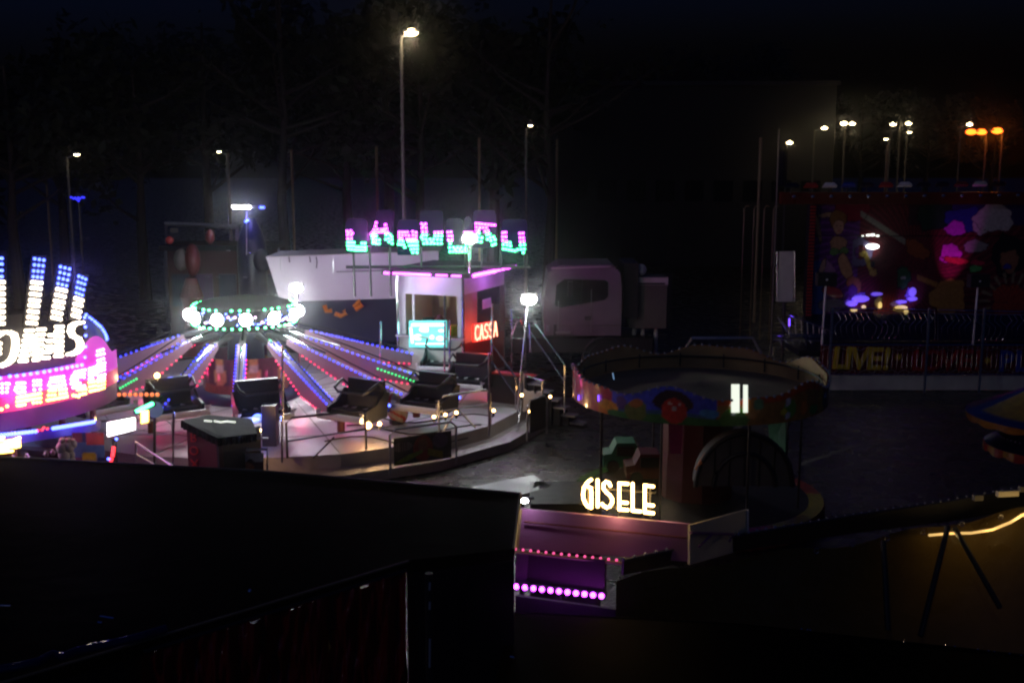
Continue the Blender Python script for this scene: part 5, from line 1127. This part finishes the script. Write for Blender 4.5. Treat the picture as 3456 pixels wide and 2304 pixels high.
# ================================================================== foreground: GISELE stall
def gisele():
    t = thing('sweet_stall', G(1990, 2100, 1.0)*1, 'stall topped by the warm bulb name GISELE over purple lamps', 'stall')
    A, B = W(1757, 1715, 13.0), W(2328, 1768, 12.45); C_, D_ = W(2325, 1895, 12.4), W(1745, 1850, 12.95)
    MB().plate([D_, C_, B, A], .05).build('upper_panel', M['magp'], t)
    MB().tube([W(1770, 1760, 12.93), W(2325, 1815, 12.37)], .012, 6).build('panel_seam', M['dred'], t)
    for q in ((A, D_), (B, C_)): MB().tube([q[0]-Vector((0, .03, 0)), q[1]-Vector((0, .03, 0))], .02).build('panel_edge', M['tan'], t)
    # sign
    n = Vector((-.1, -1, 0)).normalized(); base = W(2080, 1690, 12.9)
    gp = lambda x, y, o=0: PL(x, y, base-n*-o*-1, n)
    for ya, yb in ((1640, 1662), (1700, 1724)): MB().tube([gp(1955, ya, .04), gp(2212, yb, .04)], .012, 6).build('sign_rail', M['black'], t)
    for xx in (1985, 2090, 2195): MB().tube([gp(xx, 1640, .05), gp(xx, 1745, .05)], .014, 6).build('sign_post', M['black'], t)
    LET = {'G': [[(55, 28), (48, 32), (40, 40), (31, 55), (28, 75), (29, 92), (36, 108), (44, 118), (55, 122), (56, 108), (56, 88), (56, 72), (54, 56), (46, 52)]],
           'I': [[(77, 30), (77, 118)]], 'S': [[(120, 48), (115, 38), (105, 35), (97, 43), (97, 57), (106, 70), (118, 80), (126, 92), (126, 105), (118, 118), (108, 122), (98, 116), (92, 110)]],
           'E': [[(150, 40), (150, 128)], [(150, 40), (178, 42)], [(150, 104), (176, 106)], [(150, 128), (178, 130)]], 'L': [[(195, 42), (195, 132)], [(195, 132), (221, 135)]],
           'F': [[(236, 47), (236, 138)], [(236, 47), (264, 51)], [(236, 112), (264, 115)], [(236, 138), (264, 141)]]}
    for k in 'GISELF':
        mb = MB()
        for ln in LET[k]:
            for (a, b), (c, d) in zip(ln, ln[1:]):
                m = max(1, int(math.hypot(c-a, d-b)/5.5))
                for i in range(m+1): mb.ball(gp(1940+a+(c-a)*i/m, 1590+b+(d-b)*i/m), .022)
        mb.build('bulb_letter', M['gis'], t)
    lamp(t, gp(2080, 1680, 0)+n*.35, 6, (1, .72, .35), .15)
    lamp(t, gp(2080, 1720, 0)+n*.3, 3, (1, .66, .3), .15)
    lamp(t, gp(2250, 1700, 0)+n*.25, 3.5, (1, .72, .35), .1)
    # canopy edge bulbs
    E0, E1 = W(1740, 1853, 12.8), W(2108, 1893, 12.35)
    MB().tube([E0-Z*.03, E1-Z*.03], .02, 6).build('canopy_edge', M['tan'], t)
    mb = MB()
    for p in seg(E0, E1, 15): mb.sph(p+Z*.005, .017, 8, 6)
    mb.build('edge_bulbs', M['pinkb'], t, True)
    q = [W(1738, 1975, 12.85), W(2040, 2010, 12.4), W(2042, 1888, 12.4), W(1742, 1860, 12.85)]
    MB().plate(q, .06).build('fascia_board', pm('grimy_board', (.03, .026, .022), .8), t)
    MB().plate([W(1738, 1975, 12.82), W(1792, 1980, 12.78), W(1790, 1872, 12.78), W(1742, 1868, 12.82)], .03).build('side_board', M['slate'], t)
    hs = MB()
    P = [W(1743+(2030-1743)*i/10, 1978+(2010-1978)*i/10, 12.7-.4*i/10) for i in range(11)]
    MB().tube([P[0]-Vector((.06, -.05, 0)), P[-1]+Vector((.06, .05, 0))], .035, 8).build('lamp_rail', M['black'], t)
    for p in P: l = MB().sph(p, .033, 12, 8).build('purple_lamp', M['epur'], t, True)
    for i in (1, 5, 9): lamp(t, P[i]-Vector((0, .12, .08)), .6, (.6, .1, 1), .05)
    for i in (5,): lamp(t, P[i]+Vector((0, -.5, .1)), .5, (.75, .15, 1), .06)
    # body
    bx = MB(); a = W(1740, 2000, 12.9); b = W(2100, 2010, 12.45)
    MB().plate([Vector((a.x, a.y+.1, 0)), Vector((b.x, b.y+.1, 0)), Vector((b.x, b.y+.1, 2.1)), Vector((a.x, a.y+.1, 2.1))], .05).build('front_wall', M['dark'], t)
    MB().plate([Vector((a.x-.15, a.y-.5, 1.0)), Vector((b.x, b.y-.5, 1.0)), Vector((b.x, b.y, 1.0)), Vector((a.x-.1, a.y, 1.0))], .06).build('counter', M['dark'], t)
    MB().plate([Vector((a.x-.1, a.y, 0)), Vector((a.x-.1, a.y-.1, 0)), Vector((a.x-.1, a.y-.1, 2.3)), Vector((a.x-.1, a.y, 2.3))], .04).build('edge_post', M['tan'], t)
    # cream end panel with bracket
    s = thing('white_side_board', W(2430, 1830, 12.6), 'pale cream board with a mauve bracket right of the GISELE sign', 'board')
    q = [W(2328, 1905, 12.3), W(2524, 1850, 13.0), W(2524, 1718, 13.0), W(2328, 1772, 12.3)]
    MB().plate(q, .03).build('board', M['cream'], s)
    MB().tube([W(2330, 1797, 12.2), W(2475, 1802, 12.7), W(2462, 1826, 12.6)], .018, 6).build('bracket', M['magp'], s); MB().tube([W(2405, 1800, 12.4), W(2358, 1845, 12.25)], .016, 6).build('bracket', M['magp'], s)
    MB().tube([W(2524, 1850, 12.98), W(2524, 1718, 12.98)], .012).build('edge', M['white'], s)
M['gis'] = em('warm_sign_bulb', (1, .62, .2), 18)
gisele()
# ================================================================== foreground dark roofs
def droof():
    z = 3.7
    t = thing('dark_stall', (-3, 11, 0), 'big black flat roofed stall back filling the lower left foreground', 'stall')
    P = [(-260, 1526), (0, 1545), (885, 1592), (1757, 1668), (1735, 1850), (1372, 1890), (850, 2050), (490, 2157), (0, 2302), (-260, 2380)]
    q = [G(x, y, z) for x, y in P]
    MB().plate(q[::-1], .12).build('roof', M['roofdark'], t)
    MB().tube([q[1]+Z*.01, q[2]+Z*.01, q[3]+Z*.01], .018, 6).build('roof_edge', M['black'], t)
    MB().tube([q[3]+Z*.0, q[4]+Z*0], .016, 6).build('roof_trim', M['tan'], t)
    # walls
    w1 = [q[4]-Z*.125, q[5]-Z*.125]
    MB().plate([Vector((w1[1].x, w1[1].y+.05, 0)), Vector((w1[0].x, w1[0].y, 0)), w1[0], w1[1]+Vector((0, .05, 0))], .06).build('side_wall', M['dark'], t)
    MB().tube([q[5]+Vector((.02, -.02, .0)), q[6]+Vector((0, -.02, 0)), q[7]+Vector((0, -.02, 0)), q[8]+Vector((0, -.02, 0))], .012, 6).build('eave_trim', M['tan'], t)
    pts = [G(x, y, z+.05) for x, y in [(-40, 2262), (60, 2248), (130, 2232), (180, 2205), (210, 2215), (260, 2195), (330, 2180), (400, 2165), (470, 2148), (560, 2120)]]
    MB().tube(pts, .035, 10).build('rolled_cover', pm('glossy_blue_vinyl', (.01, .012, .09), .1, 0, .3, 5, .8, 9), t)
    lamp_ = None
    # red plastic sheets hanging under the eave
    s = thing('red_plastic_sheet', G(1100, 2200, 2.5), 'crumpled dark red plastic sheet hanging below the black roof', 'plastic sheet')
    e0, e1 = q[5]+Vector((-.0, -.05, -.08)), q[7]+Vector((0, -.05, -.08))
    def f(u, v):
        p = e1+(e0-e1)*u; w_ = .22*noise.noise(Vector((u*14, v*1.6, 1)))+.12*noise.noise(Vector((u*33+v*5, v*5, 4)))+.05*noise.noise(Vector((u*80, v*14, 9)))
        return (p.x, p.y-.02-w_-.12*v, p.z-(2.3*v))
    MB().grid(f, 220, 40).build('sheet', M['redplast'], s, True)
    MB().tube([e0, e1], .02, 6).build('curtain_rail', M['black'], s)
    w2 = [q[7], q[8], q[9]]
    MB().plate([Vector((w2[1].x, w2[1].y+.1, 0)), Vector((w2[0].x, w2[0].y+.1, 0)), w2[0]+Vector((0, .1, -.13)), w2[1]+Vector((0, .1, -.13))], .06).build('front_wall', M['dark'], t)
    for x0, y0, x1, y1 in ((338, 2078, 384, 2085), (0, 2042, 36, 2043), (330, 2098, 345, 2100)):
        MB().tube([G(x0, y0, z+.03), G(x1, y1, z+.03)], .008, 6).build('roof_fitting', M['chrome'], t)
    MB().ball(G(843, 1993, z+.03), .02).ball(G(1793, 1990, z), .001).build('roof_bolt', M['chrome'], t)
droof()
t = thing('light_strip_post', G(1450, 2250, 0), 'dim vertical strip of pale reflectors on a dark post at bottom centre', 'post')
p = W(1450, 2200, 9.5); MB().tube([(p.x, 9.55, 0), (p.x, 9.55, W(1450, 1940, 9.5).z)], .04, 8).build('pole', M['black'], t)
for y0, y1 in ((2155, 2250), (2030, 2055), (1965, 1990)): MB().tube([W(1451, y0, 9.48), W(1450, y1, 9.48)], .012, 6).build('reflector', M['offw'], t)
t = thing('sheet_metal_canopy', G(1720, 1650, 2.0), 'grey metal sheet roof behind the black stall catching light', 'roof sheet')
q = [G(1560, 1650, 2.2), G(1762, 1668, 2.2), G(1862, 1640, 2.2), G(1800, 1602, 2.2), G(1690, 1622, 2.2)]
MB().plate(q, .05).build('sheet', M['amber'], t)
for p in q[:4:1]: MB().tube([(p.x, p.y, 0), (p.x, p.y, 2.15)], .04).build('leg', M['black'], t)
t = thing('spot_lamp', W(1772, 1690, 12.9), 'small white glaring lamp at the corner of the black roof', 'lamp')
MB().sph(W(1770, 1689, 12.8), .03, 10, 8, (1.5, 1, .8)).build('lens', M['ew'], t, True); MB().box(W(1782, 1680, 12.85), (.14, .05, .03), .3).build('bracket', M['chrome'], t)
tag(MB().box(G(1905, 1660, 2.2)-Z*1.1, (1.1, 1.2, 2.2)).build('dark_crate', M['dark']), 'dark box shaped kiosk behind the warm bulb name sign', 'kiosk')
def rroof():
    z = 3.0
    t = thing('long_awning_stall', (6, 11, 0), 'long dark stall with bulb lined roof edge and amber tarp wall at right', 'stall')
    e = [(2105, 1890, 12.2), (2525, 1800, 12.9), (2880, 1738, 13.3), (3200, 1690, 13.6), (3560, 1625, 14.0)]
    q = [W(x, y, D) for x, y, D in e]
    L = []
    for a, b in zip(q, q[1:]): L += seg(a, b, 13)[:-1]
    mb = MB()
    for i, p in enumerate(L): mb.sph(p+Z*.02, .022 if i < 16 else .014, 8, 6)
    mb.build('edge_bulbs', pm('glass_bulb', (.25, .27, .4), .05), t, True)
    # fascia strip under the bulbs: dark
    for a, b, h0, h1 in zip(q, q[1:], (.18, .2, .24, .28), (.2, .24, .28, .3)):
        MB().plate([a-Z*h0, b-Z*h1, b, a], .05).build('fascia', M['dark'], t)
    for a, b in zip(q, q[1:]): MB().tube([a, b], .014, 6).build('edge_tube', M['navy'], t)
    # amber tarp: from under fascia falling toward camera/bottom
    T0 = W(2080, 1960, 11.9); T1 = W(3600, 1700, 13.6)
    def f(u, v):
        p = T0+(T1-T0)*u; return (p.x+.0, p.y-.15*v-.9*v*v+.06*math.sin(u*9+v*3), p.z-2.6*v+.04*math.sin(u*23))
    MB().grid(f, 120, 30).build('tarp_wall', M['goldt'], t, True)
    # glowing tube and lamps added for the warm sheen on the tarp
    pr = [(3110, 1782), (3180, 1776), (3250, 1775), (3320, 1764), (3380, 1740), (3420, 1715), (3480, 1698)]
    def tp_(x, y, o=.06):
        d = ray(x, y); pl = (T1-T0).cross(Vector((0, -.35, -1))).normalized(); return PL(x, y, T0+(T1-T0)*.8, pl)-Vector((0, o, 0))
    rp = [tp_(x, y, .25) for x, y in pr]
    MB().tube(rp, .016, 8).build('tarp_sheen', M['sheen'], t)
    for p, e_ in ((rp[1], 1.2), (rp[3], 2.0), (rp[5], 2.6)): lamp(t, p-Vector((0, .12, 0)), e_, (1, .68, .25), .03)
    for x, y in ((3105, 1786), (3235, 1758), (3366, 1736), (2985, 1806), (2868, 1826), (2748, 1848)): 
        c = tp_(x, y, .1); MB().tube([c+Vector((.03*math.cos(i*.785), 0, .03*math.sin(i*.785))) for i in range(8)], .006, 5, closed=True).build('eyelet', M['chrome'], t)
    for a, b in (((3157, 1740), (3050, 2080)), ((3178, 1742), (3310, 1990)), ((2945, 1785), (2945, 2060))):
        MB().tube([tp_(*a, .4), tp_(*b, .55)], .035, 8).build('strut', M['black'], t)
    for (x, y, w_, m) in ((3400, 1664, .28, 'cream'), (3465, 1648, .2, 'slate'), (3300, 1678, .12, 'slate')): MB().box(W(x, y, 13.3), (w_, .06, .07), .15).build('label_plate', M[m], t)
    # near dark roof in lower right
    s = thing('dark_counter_stall', (4, 8, 0), 'near black flat stall roof across the bottom right corner', 'stall')
    P = [(1720, 2065), (2500, 2105), (3000, 2160), (3600, 2225), (3700, 2420), (1650, 2420), (1690, 2210)]
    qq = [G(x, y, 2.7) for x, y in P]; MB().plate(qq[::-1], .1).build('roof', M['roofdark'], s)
    MB().tube(qq[:4], .01, 6).build('roof_edge', M['roofdark'], s)
    MB().plate([Vector((qq[0].x, qq[0].y, 0)), Vector((qq[3].x, qq[3].y, 0)), qq[3]-Z*.1, qq[0]-Z*.1][::-1], .05).build('back_wall', M['dark'], s)
    mb = MB()
    for x, y in ((2705, 2121), (2725, 2124), (2735, 2125), (3050, 2164), (3190, 2176), (3222, 2180), (3300, 2190), (3336, 2195), (3356, 2198), (3407, 2205), (3446, 2210)): mb.ball(G(x, y, 2.73), .009)
    mb.build('edge_rivet', M['chrome'], s)
    MB().tube([G(1722, 2214, 2.72), G(1736, 2216, 2.72)], .01).build('edge_clip', M['chrome'], s)
rroof()
# ================================================================== haze volume added to give the lamps a soft glow
if HAZE:
    m = bpy.data.materials.new('haze'); m.use_nodes = True; nt = m.node_tree; nt.nodes.clear()
    o = nt.nodes.new('ShaderNodeOutputMaterial'); v = nt.nodes.new('ShaderNodeVolumePrincipled'); v.inputs['Color'].default_value = (.9, .9, .95, 1); v.inputs['Density'].default_value = HAZE; v.inputs['Anisotropy'].default_value = .98
    nt.links.new(v.outputs[0], o.inputs['Volume'])
    hz = MB().box((0, 185, 19), (640, 470, 44)).build('haze', m); tag(hz, kind='stuff')
